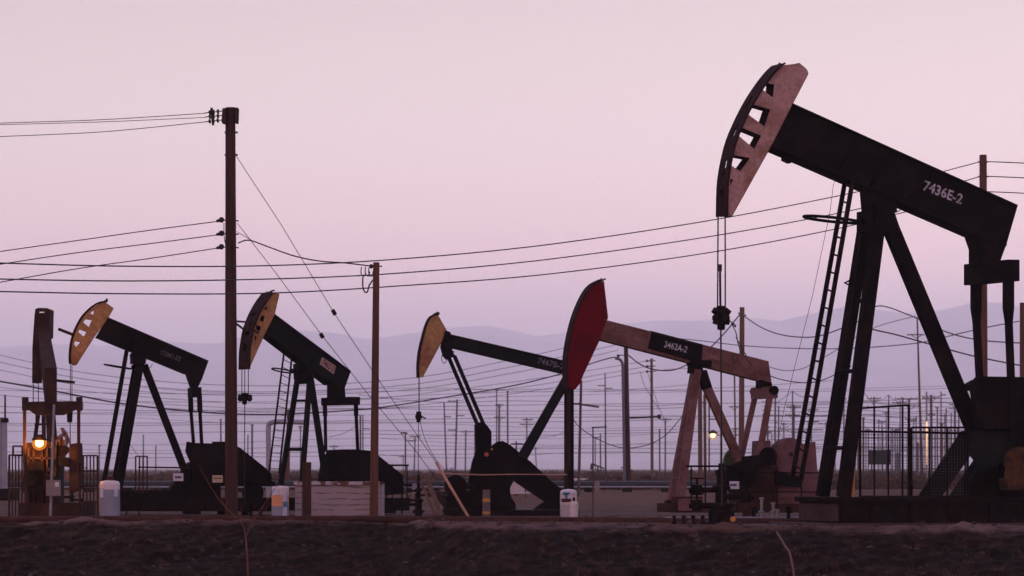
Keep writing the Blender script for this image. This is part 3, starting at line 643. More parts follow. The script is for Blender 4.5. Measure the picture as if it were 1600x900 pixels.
# ================================================================== pumpjack D: second from left, seen more from the front
def pump_front():
    fr = Frame(470, 95, 33); P = fr.P
    r = thing('pumpjack', 'pumpjack behind the tall pole, dark beam with pink plate reading 7462-2', 'pumpjack', fr.O, 'pumpjacks in the oil field')
    z = lambda x, y: (320 + x / 4.5, 440 + y / 4.5)
    arc = [(427, 458), (416, 473), (407, 489), (401, 503), (396.7, 516), (394, 530), (391.5, 548), (390.7, 569), (390.7, 577)]
    back = [(392.5, 569), (415.5, 518), (429, 492), (436.7, 459)]
    holes = [[z(436, 165), z(438, 205), z(415, 192)], [z(402, 235), z(424, 245), z(412, 290), z(386, 268)],
             [z(364, 302), z(397, 318), z(386, 358), z(358, 332)], [z(348, 378), z(368, 390), z(352, 426)]]
    horsehead(fr, r, arc, back, holes, -.28, .24, YELLOW, BAND, slots=((.24, .30), (.38, .45), (.52, .57), (.68, .75)), m_far=BAND)
    def ex(mb):
        o = -.27 + .55 * .2
        mb.mat(PLATE).prism(fr.poly([(503.3, 557.8), (525, 572.2), (521.5, 584.8), (499.5, 568.8)], o - .008), fr.w * .007)
        beam_text(fr, mb, '7462-2', (502.5, 568.2), (520.5, 581.3), 8.5, o - .012, MAROON)
    beam(fr, r, [(429, 492), (548, 581), (539, 606), (522, 600), (415.5, 518)], -.27, .55, DKGREEN, fl=.03, extras=ex)
    b = MB().mat(BLACK); b.prism(fr.poly([(470, 568), (490, 580), (491, 598), (478, 600), (471, 592)], -.22), fr.w * .44)
    b.tube(P(480, 590, -.4), P(480, 590, .4), .14, n=14); b.build('saddle_bearing', r)
    for a, c, o0, o1, w in (((484, 592), (471, 765), -.35, -.7, 6), ((465, 590), (437, 768), .3, .7, 6), ((486, 596), (511, 765), 0, 0, 7.5)):
        m = MB().mat(DKGREEN); leg(fr, m, a, c, o0, o1, w, .14); m.build('leg', r)
    rods(r, 'cross_brace', DKGREEN, [(P(479, 626, -.42), P(460, 626, .42), .035), (P(474, 702, -.6), P(449, 702, .6), .05)])
    ladder(fr, r, (444.5, 545), (420, 740), (456.7, 552), (436, 740), .2, -.2, 16, 2.6, BLACKR)
    hoop(fr, r, 441, 579, 16, .30, 0, .022, BLACK, arm=(470, 582))
    b = MB().mat(BLACKR); b.tube(P(417, 527, -.1), P(421, 527, -.1), .06); b.build('lifting_lug', r)
    b = MB().mat(BLACK); b.prism(fr.poly([(522, 599), (539, 606), (540, 622), (522, 622)], -.2), fr.w * .4); b.build('tail_bearing', r)
    EO = .72
    e = MB().mat(BLACK); e.box(P(532, 627, 0), (.3, 2 * EO + .22, .22), fr.R); e.build('equalizer_bar', r)
    for o, a, c in ((-EO, (556, 630), (559, 706)), (EO, (507.5, 632), (509, 706))):
        p = MB().mat(BLACK); mid = (a[0] + .6, 650); leg(fr, p, a, mid, o, o, 5, .1); leg(fr, p, mid, c, o, o, 3.6, .08); p.build('pitman_arm', r)
    g = MB().mat(BLACK)
    g.prism(fr.poly([(520, 703), (545, 702), (549, 704), (552, 702), (578, 704), (592, 712), (629, 742), (632, 772), (512, 778), (513, 718)], -.75), fr.w * .3)
    g.build('belt_guard', r)
    g = MB().mat(BLACK); g.prism(fr.poly([(524, 715), (570, 715), (590, 775), (515, 775)], -.3), fr.w * .8)
    g.tube(P(610, 755, -.3), P(610, 755, .4), fr.m(15), n=16); g.build('gearbox', r)
    g = MB().mat(BLACKR); box_px(fr, g, 425, 778, 640, 798, -.85, .85); g.build('skid_base', r)
    g = MB().mat(BLACKR)
    for x in (613, 636): g.tube(P(x, 727, -1.1), P(x, 790, -1.1), .02, n=6)
    g.tube(P(608, 727, -1.1), P(638, 727, -1.1), .03, n=6)
    g.tube(P(512, 741, -1.0), P(630, 743, -1.0), .014, n=6); g.build('guard_rail', r)
    k = MB().mat(RUST); k.path([P(368, 502, -.1), P(383, 503, -.2), P(392, 512, -.35), P(404, 521, -.35)], .03, 6); k.path([P(368, 505, .2), P(384, 517, .2)], .03, 6); k.build('head_stop', r)
    rods(r, 'bridle_cable', WIRE, [(P(x, 576, o), P(x, 617, o), .014) for o, x in ((-.2, 388), (.2, 378))], 6)
    c = MB().mat(WIRE); c.tube(P(382.6, 576, 0), P(382, 790, 0), .014, n=6); c.build('polished_rod', r)
    c = MB().mat(BLACKR); c.bar(P(374.5, 620, .25), P(391, 620, -.25), .12, .12, fr.w); c.tube(P(382.5, 614, 0), P(382, 632, 0), .10, .06, 10)
    for x in (375.5, 390): c.ball(P(x, 623, .0), .08)
    c.build('carrier_bar', r)
pump_front()

# ================================================================== pumpjack E: yellow cut-out head, left
def pump_left():
    fr = Frame(225, 95, 11); P = fr.P
    r = thing('pumpjack', 'left pumpjack with yellow cut-out horse head, black beam and faint white number', 'pumpjack', fr.O, 'pumpjacks in the oil field')
    z = lambda x, y: (x / 4.5, 440 + y / 4.5)
    arc = [(165, 472.5), (155, 474.5), (146, 479.5), (139, 485.5), (131, 494), (124.5, 504.5), (118.5, 517), (114, 531), (112, 543), (111, 556), (111.5, 568)]
    back = [(116, 570), (119.5, 569), (147, 525.5), (168, 497), (177, 481)]
    holes = [[z(656, 203), z(667, 206), z(656, 238), z(636, 222)], [z(604, 262), z(650, 268), z(628, 322), z(585, 287)],
             [z(563, 333), z(612, 352), z(592, 389), z(550, 355)], [z(530, 415), z(570, 425), z(535, 462), z(522, 440)]]
    horsehead(fr, r, arc, back, holes, -.18, .1, YELLOW, BAND, slots=(), m_far=YELLOW)
    def ex(mb): beam_text(fr, mb, '52361-25', (250, 553), (281, 564.5), 7, -.24 + .48 * .2 - .004, LETTERD)
    beam(fr, r, [(168, 497), (325.5, 565), (315.5, 593), (291, 583), (151, 525.5)], -.24, .48, BLACK, fl=.03, extras=ex)
    b = MB().mat(BLACK); b.prism(fr.poly([(213, 517), (223, 521), (223, 562), (206, 566), (205, 553), (210, 549)], -.27), fr.w * .54)
    b.prism(fr.poly([(208, 551), (228, 553), (228, 568), (206, 568)], -.35), fr.w * .7)
    b.path([P(232 + 6 * math.cos(q), 568 + 7 * math.sin(q), -.4) for q in [i * .6 for i in range(10)]], .008, 4); b.build('saddle_bearing', r)
    for a, c, o0, o1, w in (((219, 568), (184, 770), -.2, -.5, 12), ((213, 568), (176, 770), .2, .45, 9), ((225, 570), (300, 765), 0, 0, 11)):
        m = MB().mat(BLACK); leg(fr, m, a, c, o0, o1, w, .2); m.build('leg', r)
    ladder(fr, r, (197, 545), (159, 762), (200, 545), (163, 762), .12, -.12, 16, 3.6, BLACKR)
    hoop(fr, r, 184, 573, 21, .25, 0, .022, BLACK, arm=(208, 574))
    b = MB().mat(BLACK); b.prism(fr.poly([(291, 583), (316, 592), (309, 606), (299, 606), (295, 595)], -.2), fr.w * .4); b.build('tail_bearing', r)
    EO = .55
    e = MB().mat(BLACK); e.box(P(304, 613, 0), (.26, 2 * EO + .2, .26), fr.R); e.build('equalizer_bar', r)
    for o, x0, x1 in ((-EO, 311.5, 315.5), (EO, 297.5, 303)):
        p = MB().mat(BLACK); leg(fr, p, (x0, 615), (x0 + 1, 644), o, o, 7.5, .12); leg(fr, p, (x0 + 1, 644), (x1, 700), o, o, 5, .1); p.build('pitman_arm', r)
    g = MB().mat(BLACK); g.prism(fr.poly([(293, 690), (303, 692), (333, 693), (333, 690), (356, 690), (376, 700), (415, 731), (424, 740), (425, 756), (392, 752), (340, 752), (300, 752), (298, 722), (291, 705)], -.7), fr.w * .3); g.build('belt_guard', r)
    g = MB().mat(BLACK); g.prism(fr.poly([(297, 722), (345, 722), (345, 782), (250, 782), (266, 764)], -.35), fr.w * .8)
    g.tube(P(395, 770, -.2), P(395, 770, .5), fr.m(17), n=18); box_px(fr, g, 345, 752, 430, 760, -.4, .4); g.build('gearbox', r)
    g = MB().mat(BLACKR); box_px(fr, g, 190, 778, 428, 799, -.8, .8); box_px(fr, g, 190, 766, 262, 780, -.4, .6); g.build('skid_base', r)
    g = MB().mat(RUST)
    g.tube(P(216, 730, -1.1), P(300, 731, -1.1), .025, n=6)
    for x in (212, 218, 223.5, 230): g.tube(P(x, 712.5, -1.1), P(x, 770, -1.1), .022, n=6)
    g.tube(P(212, 713, -1.1), P(230.5, 713, -1.1), .02, n=6); g.build('guard_rail', r)
    s = MB().mat(SIGNW); s.prism(fr.poly([(270.5, 739.5), (286.5, 739.5), (286.5, 751.5), (270.5, 751.5)], -1.1), fr.w * .02)
    s.mat(BLUEINK); s.prism(fr.poly([(273.5, 744), (283.5, 744), (283.5, 747.5), (273.5, 747.5)], -1.105), fr.w * .004); s.build('sign_plate', r)
    s = MB().mat(SIGNT); s.prism(fr.poly([(332, 742.5), (348, 742.5), (348, 754), (332, 754)], -1.1), fr.w * .02)
    s.mat(MAROON); s.prism(fr.poly([(334, 746.5), (346, 746.5), (346, 748), (334, 748)], -1.105), fr.w * .004); s.build('sign_plate', r)
    k = MB().mat(RUST); k.bar(P(91, 514, 0), P(118, 524.5, 0), fr.m(4.5), .06, fr.w); k.build('head_stop', r)
    rods(r, 'bridle_cable', WIRE, [(P(x, 568, o), P(x, 640, o), .012) for o, x in ((-.12, 112.5), (.12, 110))], 6)
    c = MB().mat(BLACKR); c.tube(P(109, 640, 0), P(109, 660, 0), .09, .07, 10); c.bar(P(105, 648, 0), P(113, 648, 0), .1, .1); c.build('carrier_bar', r)
    c = MB().mat(WIRE); c.tube(P(109.5, 655, 0), P(111, 790, 0), .014, n=6); c.build('polished_rod', r)
pump_left()

# ================================================================== pumpjack F: far left, seen from behind
def pump_rear():
    D = 93.0; fr = Frame(80, D, 0)
    r = thing('pumpjack', 'rust-brown pumpjack seen end-on from behind, beside the glowing lamp', 'pumpjack', fr.O, 'pumpjacks in the oil field')
    Y = Vector((0, 1, 0))
    h = MB().mat(RUST)
    out_ = [(55, 483), (60, 481), (75, 481.5), (77.5, 484), (77.3, 513), (77, 528), (69, 545), (65, 599), (50, 598), (50.5, 545), (52.5, 512), (54, 495)]
    h.prism([W(a, b, 96.5) for a, b in out_], Y * .04, [[W(a, b, 96.5) for a, b in ((61, 486), (69, 486), (69.5, 488.5), (61.5, 489))]])
    sh = [(50, 545), (55, 545), (57, 598), (50, 598)]
    h.prism([W(a, b, 96.54) for a, b in [(54, 490), (57, 490), (55, 597), (50, 598), (51, 540)]], Y * 1.1)
    h.prism([W(a, b, 96.54) for a, b in [(75, 483), (77.5, 483), (76.5, 526), (72, 530)]], Y * .9)
    h.mat(BAND).prism([W(a, b, 97.3) for a, b in out_], Y * .05, [[W(a, b, 97.3) for a, b in ((61, 487), (69, 487), (69.5, 489.5), (61.5, 490))]]); h.build('horse_head', r)
    b = MB().mat(RUST)
    A = [W(60, 520, 96.4), W(77, 515, 96.4), W(79, 560, 96.4), W(63, 565, 96.4)]
    B = [W(69, 575, 91.6), W(89, 575, 91.6), W(89, 632, 91.6), W(70, 632, 91.6)]
    b.hexa(A, B); b.build('walking_beam', r)
    e = MB().mat(RUST)
    e.prism([W(a, q, 91.7) for a, q in [(38, 628), (70, 627), (90, 627), (126, 627), (126, 636), (115, 641), (98, 648.5), (56, 648.5), (41, 638)]], Y * .3)
    for x in (39.5, 124): e.box(W(x, 631, 91.85), (.13, .36, .36))
    e.path([W(124 + 6 * math.sin(q), 634 + 10 * math.cos(q), 91.6) for q in [i * .3 for i in range(11)]], .008, 4); e.build('equalizer_bar', r)
    for x in (38.5, 123): 
        p = MB().mat(RUST); p.bar(W(x, 636, 91.8), W(x, 722, 92.2), .075, .12, Y); p.build('pitman_arm', r)
    for a, c in (((60, 648, 94), (52, 705, 94.5)), ((68, 640, 94), (69, 705, 93)), ((76, 632, 94), (79, 705, 93)), ((83, 640, 94), (88, 705, 94.5))):
        p = MB().mat(RUST); p.bar(W(*a), W(*c), .09 if a[0] != 76 else .16, .14, Y); p.build('leg', r)
    p = MB().mat(RUST); p.tube(W(54, 663, 94), W(84, 663, 94), .03, n=6); p.build('cross_brace', r)
    p = MB().mat(RUST); p.bar(W(89, 594.5, 95), W(117, 597.5, 95), .07, .07, Y); p.build('head_stop', r)
    g = MB().mat(RUST); g.prism([W(a, q, 92.4) for a, q in [(42, 692), (88, 690), (88, 790), (42, 790)]], Y * 1.6)
    g.mat(BLACKR).tube(W(92, 706, 92.5), W(92, 706, 93.6), .22, n=18); g.tube(W(101, 703, 92.4), W(101, 703, 93), .13, n=14); g.prism([W(a, q, 92.2) for a, q in [(90, 712), (108, 716), (106, 730), (92, 728)]], Y * .5); g.mat(RUST)
    for q in range(5): g.bar(W(84 + q * 5, 684 + (q % 2) * 3, 92.3), W(84 + q * 5, 696, 92.3), .05, .2)
    g.tube(W(84, 668, 92.6), W(84, 800, 92.6), .03)
    for x in (45, 53, 66, 74): g.bar(W(x, 700, 92.3), W(x, 790, 92.3), .05, .16)
    for y_ in (716, 742, 766): g.bar(W(42, y_, 92.28), W(88, y_, 92.28), .05, .12)
    g.mat(BLACKR); g.box(W(58, 728, 92.2), (.42, .3, .26)); g.box(W(76, 756, 92.15), (.3, .3, .4)); g.lathe(W(50, 752, 92.1), [(.14, -.05), (.16, .05)], 14, Vector((0, 1, 0)))
    g.build('gearbox', r)
    for x0, x1 in ((36, 43), (108, 122)):
        c = MB().mat(RUST); c.prism([W(a, q, 92.3) for a, q in [(x0 + 1, 694), (x1 - 1, 692), (x1, 700), (x1, 765), (x0, 770), (x0, 700)]], Y * 1.0); c.build('counterweight', r)
    s = MB().mat(RUST); s.prism([W(a, q, 91.9) for a, q in [(30, 786), (125, 786), (125, 807), (30, 807)]], Y * 3.5); s.build('skid_base', r)
    rods(r, 'bridle_cable', WIRE, [(W(x, 596, 97), W(x, 640, 97), .014) for x in (52, 60)] + [(W(56, 640, 97), W(56, 790, 97), .014)], 6)
    n = MB().mat(SIGNW); n.box(W(75, 733.5, 92.37), (.07, .02, .1)); n.build('tag_plate', r)
pump_rear()

# small red pumpjack far behind
def pump_small():
    D = 230.0; fr = Frame(98, D, 0); P = fr.P
    r = thing('pumpjack', 'tiny reddish pumpjack far off between the parts of the end-on pumpjack', 'pumpjack', fr.O, 'pumpjacks in the oil field')
    M = mat('far_red_paint', (.16, .05, .045), .8, .2, 1)
    h = MB().mat(M); h.prism(fr.poly([(94, 669), (98, 668), (104, 676), (108, 686), (110, 694), (106, 692), (100, 682)], -.2), fr.w * .4); h.build('horse_head', r)
    b = MB().mat(M); b.bar(P(102, 677, 0), P(88, 686, 0), fr.m(5), .4, fr.w); b.build('walking_beam', r)
    for x in (94, 101): 
        l = MB().mat(M); l.bar(P(97, 680, 0), P(x, 760, 0), fr.m(2.2), .2, fr.w); l.build('leg', r)
    g = MB().mat(M); box_px(fr, g, 82, 738, 104, 762, -.6, .6); g.build('gearbox', r)
pump_small()
# low distant pumpjack right of the red head
def pump_tiny():
    D = 300.0; fr = Frame(930, D, 0); P = fr.P
    r = thing('pumpjack', 'tiny dark pumpjack on the horizon below the twin-armed pole', 'pumpjack', fr.O, 'pumpjacks in the oil field')
    h = MB().mat(FARW); h.prism(fr.poly([(922, 733), (923, 725), (926, 723), (929, 726), (925, 734)], -.2), fr.w * .4); h.build('horse_head', r)
    b = MB().mat(FARW); b.bar(P(926, 725, 0), P(944, 732, 0), fr.m(2.2), .3, fr.w); b.build('walking_beam', r)
    l = MB().mat(FARW); l.bar(P(934, 728, 0), P(931, 754, 0), fr.m(1.5), .2); l.bar(P(934, 728, 0), P(939, 754, 0), fr.m(1.5), .2); l.build('leg', r)
pump_tiny()

# ================================================================== poles
def pole(label, xt, yt, D, wpx, xb=None, w2=None, arms=(), m=FARW, name='utility_pole', group='utility poles across the oil field', sides=10, ins=False, extra=None, zb=0.0):
    xb = xt if xb is None else xb; b = G(xb, D, zb); t_ = W(xt, yt, D)
    b.z = min(z_ground(b.x, b.y), zb) - .1
    r = thing(name, label, 'utility pole', (b.x, b.y, b.z + .1), group)
    s = MB().mat(m).tube(b, t_, (w2 or wpx * 1.12) * PX(D) / 2, wpx * PX(D) / 2, sides); s.build('shaft', r)
    for (ay, x0, x1) in arms:
        if isinstance(ay, tuple): a0, a1 = ay
        else: a0 = a1 = ay
        th = max(.09, 1.5 * PX(D)); am = MB().mat(m)
        am.bar(W(x0, a0, D - wpx * PX(D) * .4), W(x1, a1, D - wpx * PX(D) * .4), th, th)
        if x0 < xt - 3 and x1 > xt + 3:
            am.tube(W(x0 + (xt - x0) * .35, a0, D - .2), W(xt, a0 + min(6, 1.2 / PX(D)), D - .2), .03, n=5); am.tube(W(x1 - (x1 - xt) * .35, a1, D - .2), W(xt, a1 + min(6, 1.2 / PX(D)), D - .2), .03, n=5)
        ao = am.build('crossarm', r)
        if 12 < x1 - x0 < 40 and D > 350:
            im = MB().mat(m)
            for q in (.03, .3, .7, .97): p = W(x0 + (x1 - x0) * q, a0 + (a1 - a0) * q, D - .2); im.tube(p, p + Vector((0, 0, .22)), .05, .035, 6)
            im.build('insulators', ao)
    if extra: extra(r, D)
    return r
def ins_string(r, pts, D, m=WIRE):
    for (x0, y0, x1, y1) in pts:
        k = MB().mat(m); a = W(x0, y0, D); b = W(x1, y1, D); k.tube(a, b, .015, n=6)
        for q in (.25, .5, .72): c = a.lerp(b, q); k.tube(a.lerp(b, q - .07), a.lerp(b, q + .05), .07, .05, 10)
        k.build('insulator', r)
def exA(r, D):
    k = MB().mat(WOOD); 
    k.prism([W(a, b, D - .28) for a, b in [(347.5, 169), (352.5, 169), (352, 192), (346, 191)]], Vector((0, .5, 0)))
    k.prism([W(a, b, D - .28) for a, b in [(367, 168), (371.5, 168), (370.5, 191), (367, 191)]], Vector((0, .5, 0)))
    for y_ in (172, 179.5, 186.5): k.tube(W(366, y_, D), W(373.5, y_, D), .02, n=6)
    k.build('top_bracket', r)
    ins_string(r, [(347, 173.5, 320, 176.5), (347, 180.5, 320, 183), (346.5, 187.5, 320, 190.5)], D)
    t = MB().mat(WIRE); t.tube(W(330.5, 168.5, D), W(333, 196, D), .035, .03, 8); t.build('spacer_rod', r)
    for y_ in (207, 242): b = MB().mat(WIRE); b.tube(W(351, y_, D), W(371.5, y_, D), .03, n=6); b.build('through_bolt', r)
    for y_ in (344, 365, 386):
        b = MB().mat(WIRE); b.ball(W(346, y_, D), .07); b.path([W(346 + 3.6 * math.cos(q), y_ - 1 + 3.2 * math.sin(q), D) for q in [i * .7 for i in range(9)]], .014, 5, True)
        b.tube(W(349, y_, D), W(373, y_ + 1, D), .02, n=6); b.tube(W(338, y_ + 1.5, D), W(347, y_, D), .035, .05, 8); b.build('insulator', r)
    j = MB().mat(WIRE); j.path(smooth_pts([W(350, 348, D - .25), W(350, 365, D - .25), W(351, 375, D - .25), W(354, 388, D - .25)]), .012, 5); j.build('jumper_wire', r)
PA = pole('tall foreground pole left of centre with three short insulators at its top', 360, 168, 91, 15.5, 361.5, 20.5, m=WOOD, extra=exA, sides=20)
def exB(r, D):
    for x, dy in ((571, 0), (577.5, -1), (583, 0)):
        k = MB().mat(WIRE); k.path(smooth_pts([W(x - 6, 417, D), W(x - 7, 425, D), W(x - 5, 431 + dy, D), W(x - 1, 431, D), W(x, 424, D)]), .014, 5); k.build('jumper_wire', r)
    k = MB().mat(WIRE); k.path(smooth_pts([W(567, 433, D), W(567, 448, D), W(570, 456, D), W(574, 456, D), W(577, 446, D), W(583, 437, D)]), .022, 6); k.build('cable_loop', r)
    k = MB().mat(WIRE); k.tube(W(577, 416, D), W(597, 416, D), .02, n=6); k.ball(W(580, 416, D), .06); k.build('insulator', r)
pole('slim brown pole standing in front of the white plywood box', 588, 410, 91, 10, 584, 13.5, m=WOODR, extra=exB, sides=18)
t = MB().mat(WOOD); t.tube(G(479, 90.2, -.1), W(479.5, 722, 90.2), .125, .118, 18); pt = t.build('wooden_post', loc=G(479, 90.2)); tag(pt, 'short stub post of wood in front of the white plywood box', 'post')
def exD(r, D):
    for y_ in (253, 276, 300): k = MB().mat(WIRE); k.tube(W(1528, y_, D), W(1544, y_, D), .03, n=6); k.build('through_bolt', r)
pole('orange-brown pole behind the tail of the largest pumpjack', 1536, 242, 118, 11.5, 1537, 14, m=WOODR, extra=exD, sides=16)
pole('brown pole cut off by the right edge of the picture', 1597, 473, 150, 7.5, 1597.5, 9, m=WOODR, sides=12)
def exE(r, D): k = MB().mat(WIRE); k.tube(W(1153, 489, D), W(1166, 493, D), .04, n=6); k.build('through_bolt', r)
pole('brown pole rising behind the pink beam of the red-headed pumpjack', 1159.5, 480, 190, 7.5, 1158, 9.5, m=WOODB, extra=exE, sides=12)
def exF(r, D):
    k = MB().mat(PIPEB); k.path(smooth_pts([W(961, 560, D - .3), W(967, 561, D - .3), W(972.5, 569, D - .3), W(973.5, 600, D - .3), W(976, 754, D - .3)]), .085, 8); k.build('conduit', r)
    k = MB().mat(WIRE); k.bar(W(984, 653, D), W(1030, 651, D), .11, .11); k.box(W(1030, 651, D), (.2, .2, .25)); k.build('crossarm', r)
    for y_ in (537, 555): k = MB().mat(WIRE); k.tube(W(965, y_, D), W(980, y_, D), .03, n=6); k.ball(W(966, y_ + 1, D), .09); k.build('insulator', r)
pole('brown pole with a blue-grey conduit right of the red horse head', 978, 541, 198, 6.5, 982, 8.5, m=WOOD, extra=exF, sides=12)
def exG(r, D):
    for y_ in (564, 572.5, 580.5): k = MB().mat(WIRE); k.tube(W(1010, y_, D), W(1024, y_ - .5, D), .05, n=6); k.ball(W(1011, y_, D), .12); k.build('insulator', r)
pole('bare brown pole with three side insulators below the lettered pink beam', 1018, 560, 300, 4.2, 1019, 5, m=WOODB, extra=exG)
pole('blue-grey pole just right of the red horse head with a long side arm', 908, 594, 161, 4, 904, 5, m=WOODG, arms=((631, 893, 908), ((631.5, 636), 905, 936)))
pole('tall thin pole with two short staggered arms left of the conduit pole', 945.5, 583, 340, 1.8, 946.5, 3, arms=((602.5, 934, 946), (607, 946, 957)))
pole('tall slim pole with one crossarm seen between legs of the largest pumpjack', 1433, 495, 280, 2.2, 1441, 5, m=WOODR, arms=((523, 1417, 1444),))
bgp = [ # label, x top, y top, D, w, x bottom, arms, material
 ('left one of two leaning twin poles with small side bracket', 693.7, 628, 560, 2.2, 698, ((651, 695, 705),), FARW),
 ('right one of two leaning twin poles with brackets on its left', 714.3, 624, 560, 2.6, 711, ((627, 700, 714), (649.5, 714, 726), (672, 700, 714), (680, 707, 714)), FARW),
 ('thin T-shaped pole with one crossarm beside the black crank', 727.8, 672, 700, 2.2, 727, ((674.5, 719, 739),), FARW),
 ('bare pole hard against the black crank of the thin-beamed pumpjack', 742, 664, 700, 2, 742, (), FARW),
 ('thin bare pole touching a double-armed stub pole', 776, 609, 600, 1.8, 776, (), WOODG),
 ('stub pole with two crossarms on a thick lower half', 780, 631, 560, 3, 779.5, ((633, 774, 787), (652.5, 772, 790)), WOODG),
 ('bare dark pole right of the double-armed stub pole', 793, 610, 560, 2.4, 793.7, ((613, 793, 795),), FARW),
 ('double-armed pole seen through the slanted black leg', 823, 653, 620, 2, 823.5, ((655.5, 816, 833), (663, 812, 834)), FARW),
 ('tiny thin pole right of the slanted black leg', 836.5, 698, 900, 1.6, 838.5, ((701, 834, 841),), FARW),
 ('short double-armed pole next to the yellow horse head rod', 648.5, 682, 620, 2, 647, ((682, 640, 657), (689, 638, 650)), FARW),
 ('faint tiny T-shaped pole near the orange lamp post', 630, 711, 900, 1.4, 630, ((713, 623, 634),), FARW),
 ('far tiny crossarm pole above the dark belt guard', 522, 695, 900, 1.4, 522, ((697.5, 515, 529),), FARW),
 ('pale pole right of the equalizer of the plated pumpjack', 563, 648, 400, 2.6, 563.5, (), WOODG),
 ('second pale pole right of the equalizer of the plated pumpjack', 567, 648, 400, 1.8, 567, ((670, 567, 578),), WOODG),
 ('thin pole just left of the tall foreground pole', 345, 654, 520, 2.4, 345.5, (), FARW),
 ('pole with a small cap right of the tall foreground pole', 394, 663, 480, 2.8, 394, ((664, 391.5, 396.5),), FARW),
 ('thin pole behind the hanging rod right of the tall pole', 387.5, 679, 700, 1.8, 387, (), FARW),
 ('thin pole framed by the front legs of the plated pumpjack', 469.5, 665, 560, 1.8, 469.5, ((667, 466, 473),), FARW),
 ('faint pole left of the large yellow-headed pumpjack leg', 155, 695, 700, 2, 155, ((696, 153, 158),), FARW),
 ('thin pole above the small barred panel', 224, 679, 620, 1.8, 224, (), FARW),
 ('short thin pole right of the small barred panel', 243.5, 696, 700, 1.8, 243.5, (), FARW),
 ('brown pipe-like pole beside the ladder of the plated pumpjack', 451, 640, 190, 5.5, 449.5, (), WOODR),
 ('low pole with a small arm near the pale trunk line', 930, 683, 700, 1.6, 930, ((684, 927, 936),), FARW),
 ('plain slim pole left of the staggered-arm pole', 938, 677, 620, 2.2, 938.5, (), FARW),
 ('plain pole under the box of the long horizontal arm', 1030.5, 670, 520, 2.2, 1031, (), FARW),
 ('T-shaped pole right of the long horizontal arm', 1039.5, 653, 520, 2.2, 1039.5, ((655.5, 1031, 1049),), FARW),
 ('thick tan pole between the legs of the red-headed pumpjack', 1093.5, 596, 170, 6.5, 1094.5, (), WOODB),
 ('tan pole just right of the thick tan pole between pink legs', 1101, 616, 210, 4.5, 1102, ((629, 1098, 1104),), WOODB),
 ('dark pole carrying a floodlight between the pink legs', 1108, 632, 240, 2.4, 1108, ((655, 1108, 1120),), FARW),
 ('thin dark pole with two arms left of the brown pole', 1147.5, 583, 330, 2.6, 1150, ((635.5, 1139, 1156), (670, 1143, 1154), (679.5, 1141, 1154)), WOODR),
 ('pole directly under the carrier bar of the largest pumpjack', 1126, 640, 420, 1.8, 1126, ((680, 1112, 1126),), WOODR),
 ('thin pole right of the pink pitman arms with low arm', 1199.5, 640, 430, 2.4, 1199.5, ((667.5, 1197, 1203), (675.5, 1193, 1206)), FARW),
 ('very short pole above the pink motor guard', 1206, 678, 800, 1.6, 1206, (), FARW),
 ('slender dark pole left of the double-armed pole by the ladder', 1211.5, 611, 430, 2.6, 1210.5, ((622, 1206, 1212), (660, 1210, 1214)), FARW),
 ('shorter plain pole standing beside the long low crossbar', 1216.5, 634, 430, 2, 1216.5, (), FARW),
 ('double-armed pole with a tall spike left of the long ladder', 1238.3, 611, 420, 1.9, 1238.3, ((636, 1229, 1251), (648.7, 1227, 1249)), FARW),
 ('thick lower mate of the spiked double-armed pole', 1240.5, 632, 425, 3.2, 1239.5, ((671.5, 1220, 1286),), WOODG),
 ('pole with two arms seen through the long ladder', 1267.5, 639, 460, 2.2, 1267.5, ((640.5, 1259, 1278), (659, 1257, 1279), (662, 1279, 1285)), FARW),
 ('pole in the gap between the two front legs of the largest pumpjack', 1318.5, 619, 420, 2.2, 1318.5, ((623, 1315, 1323), (634, 1314, 1320), (648, 1312, 1319)), FARW),
 ('brown stub pole at the left edge of the tall fence panel', 1341.5, 655, 300, 3, 1341.5, (), WOODB),
 ('second brown stub pole inside the tall fence panel', 1349, 652, 300, 3, 1349, ((653, 1346, 1352),), WOODB),
 ('T-shaped pole behind the first bars of the tall fence panel', 1365.7, 620, 420, 2.4, 1366, ((623, 1355, 1376),), WOODG),
 ('pole with a thick foot rising behind the dark site board', 1388.7, 617, 400, 1.8, 1388, ((636, 1355, 1389),), WOODR),
 ('wide-armed pole behind the right end of the tall fence panel', 1410.5, 621, 420, 2.6, 1410.5, ((623, 1398, 1434), (629.5, 1394, 1418)), WOODG),
 ('second wide-armed pole just right of the tall fence corner', 1420.5, 623, 400, 3.2, 1421, ((634.5, 1414, 1435), (655, 1414, 1433)), WOODG),
 ('slim pole left of the fence corner with short bracket', 1406.5, 627, 520, 1.8, 1406.5, ((659.5, 1371, 1384),), FARW),
 ('thick double-armed pole right of the pole with the glowing streak', 1454.7, 617, 400, 3.8, 1456, ((622.5, 1441, 1468), (648, 1448, 1461)), WOODG),
 ('plain slim pole second right of the pole with the glowing streak', 1464.5, 636, 480, 2.2, 1465, ((637, 1461, 1467),), WOODR),
 ('spiked brown pole with knob right of the pole with the glowing streak', 1470.3, 612, 400, 1.8, 1470.5, ((617, 1470, 1478),), FARW),
 ('thick brown pole with a transformer-like knob', 1471, 661, 380, 4.4, 1471, ((662, 1467, 1475),), WOODR),
 ('thin grey pole before the slanting rear leg', 1478.3, 637, 480, 2, 1478.3, (), WOODG),
 ('dark pole partly behind the slanting rear leg', 1492, 630, 420, 3, 1492, ((632, 1483, 1499), (638, 1482, 1492)), FARW),
 ('small pole right beside the slanting rear leg', 1498, 640, 480, 2.2, 1498, (), FARW),
 ('short pole above the left gauge panel near the lamp', 34.5, 700, 600, 1.6, 34.5, (), FARW),
]
for lab, xt, yt, D, w, xb, arms, m in bgp: pole(lab, xt, yt, D, w, xb, None, arms, m, sides=8)
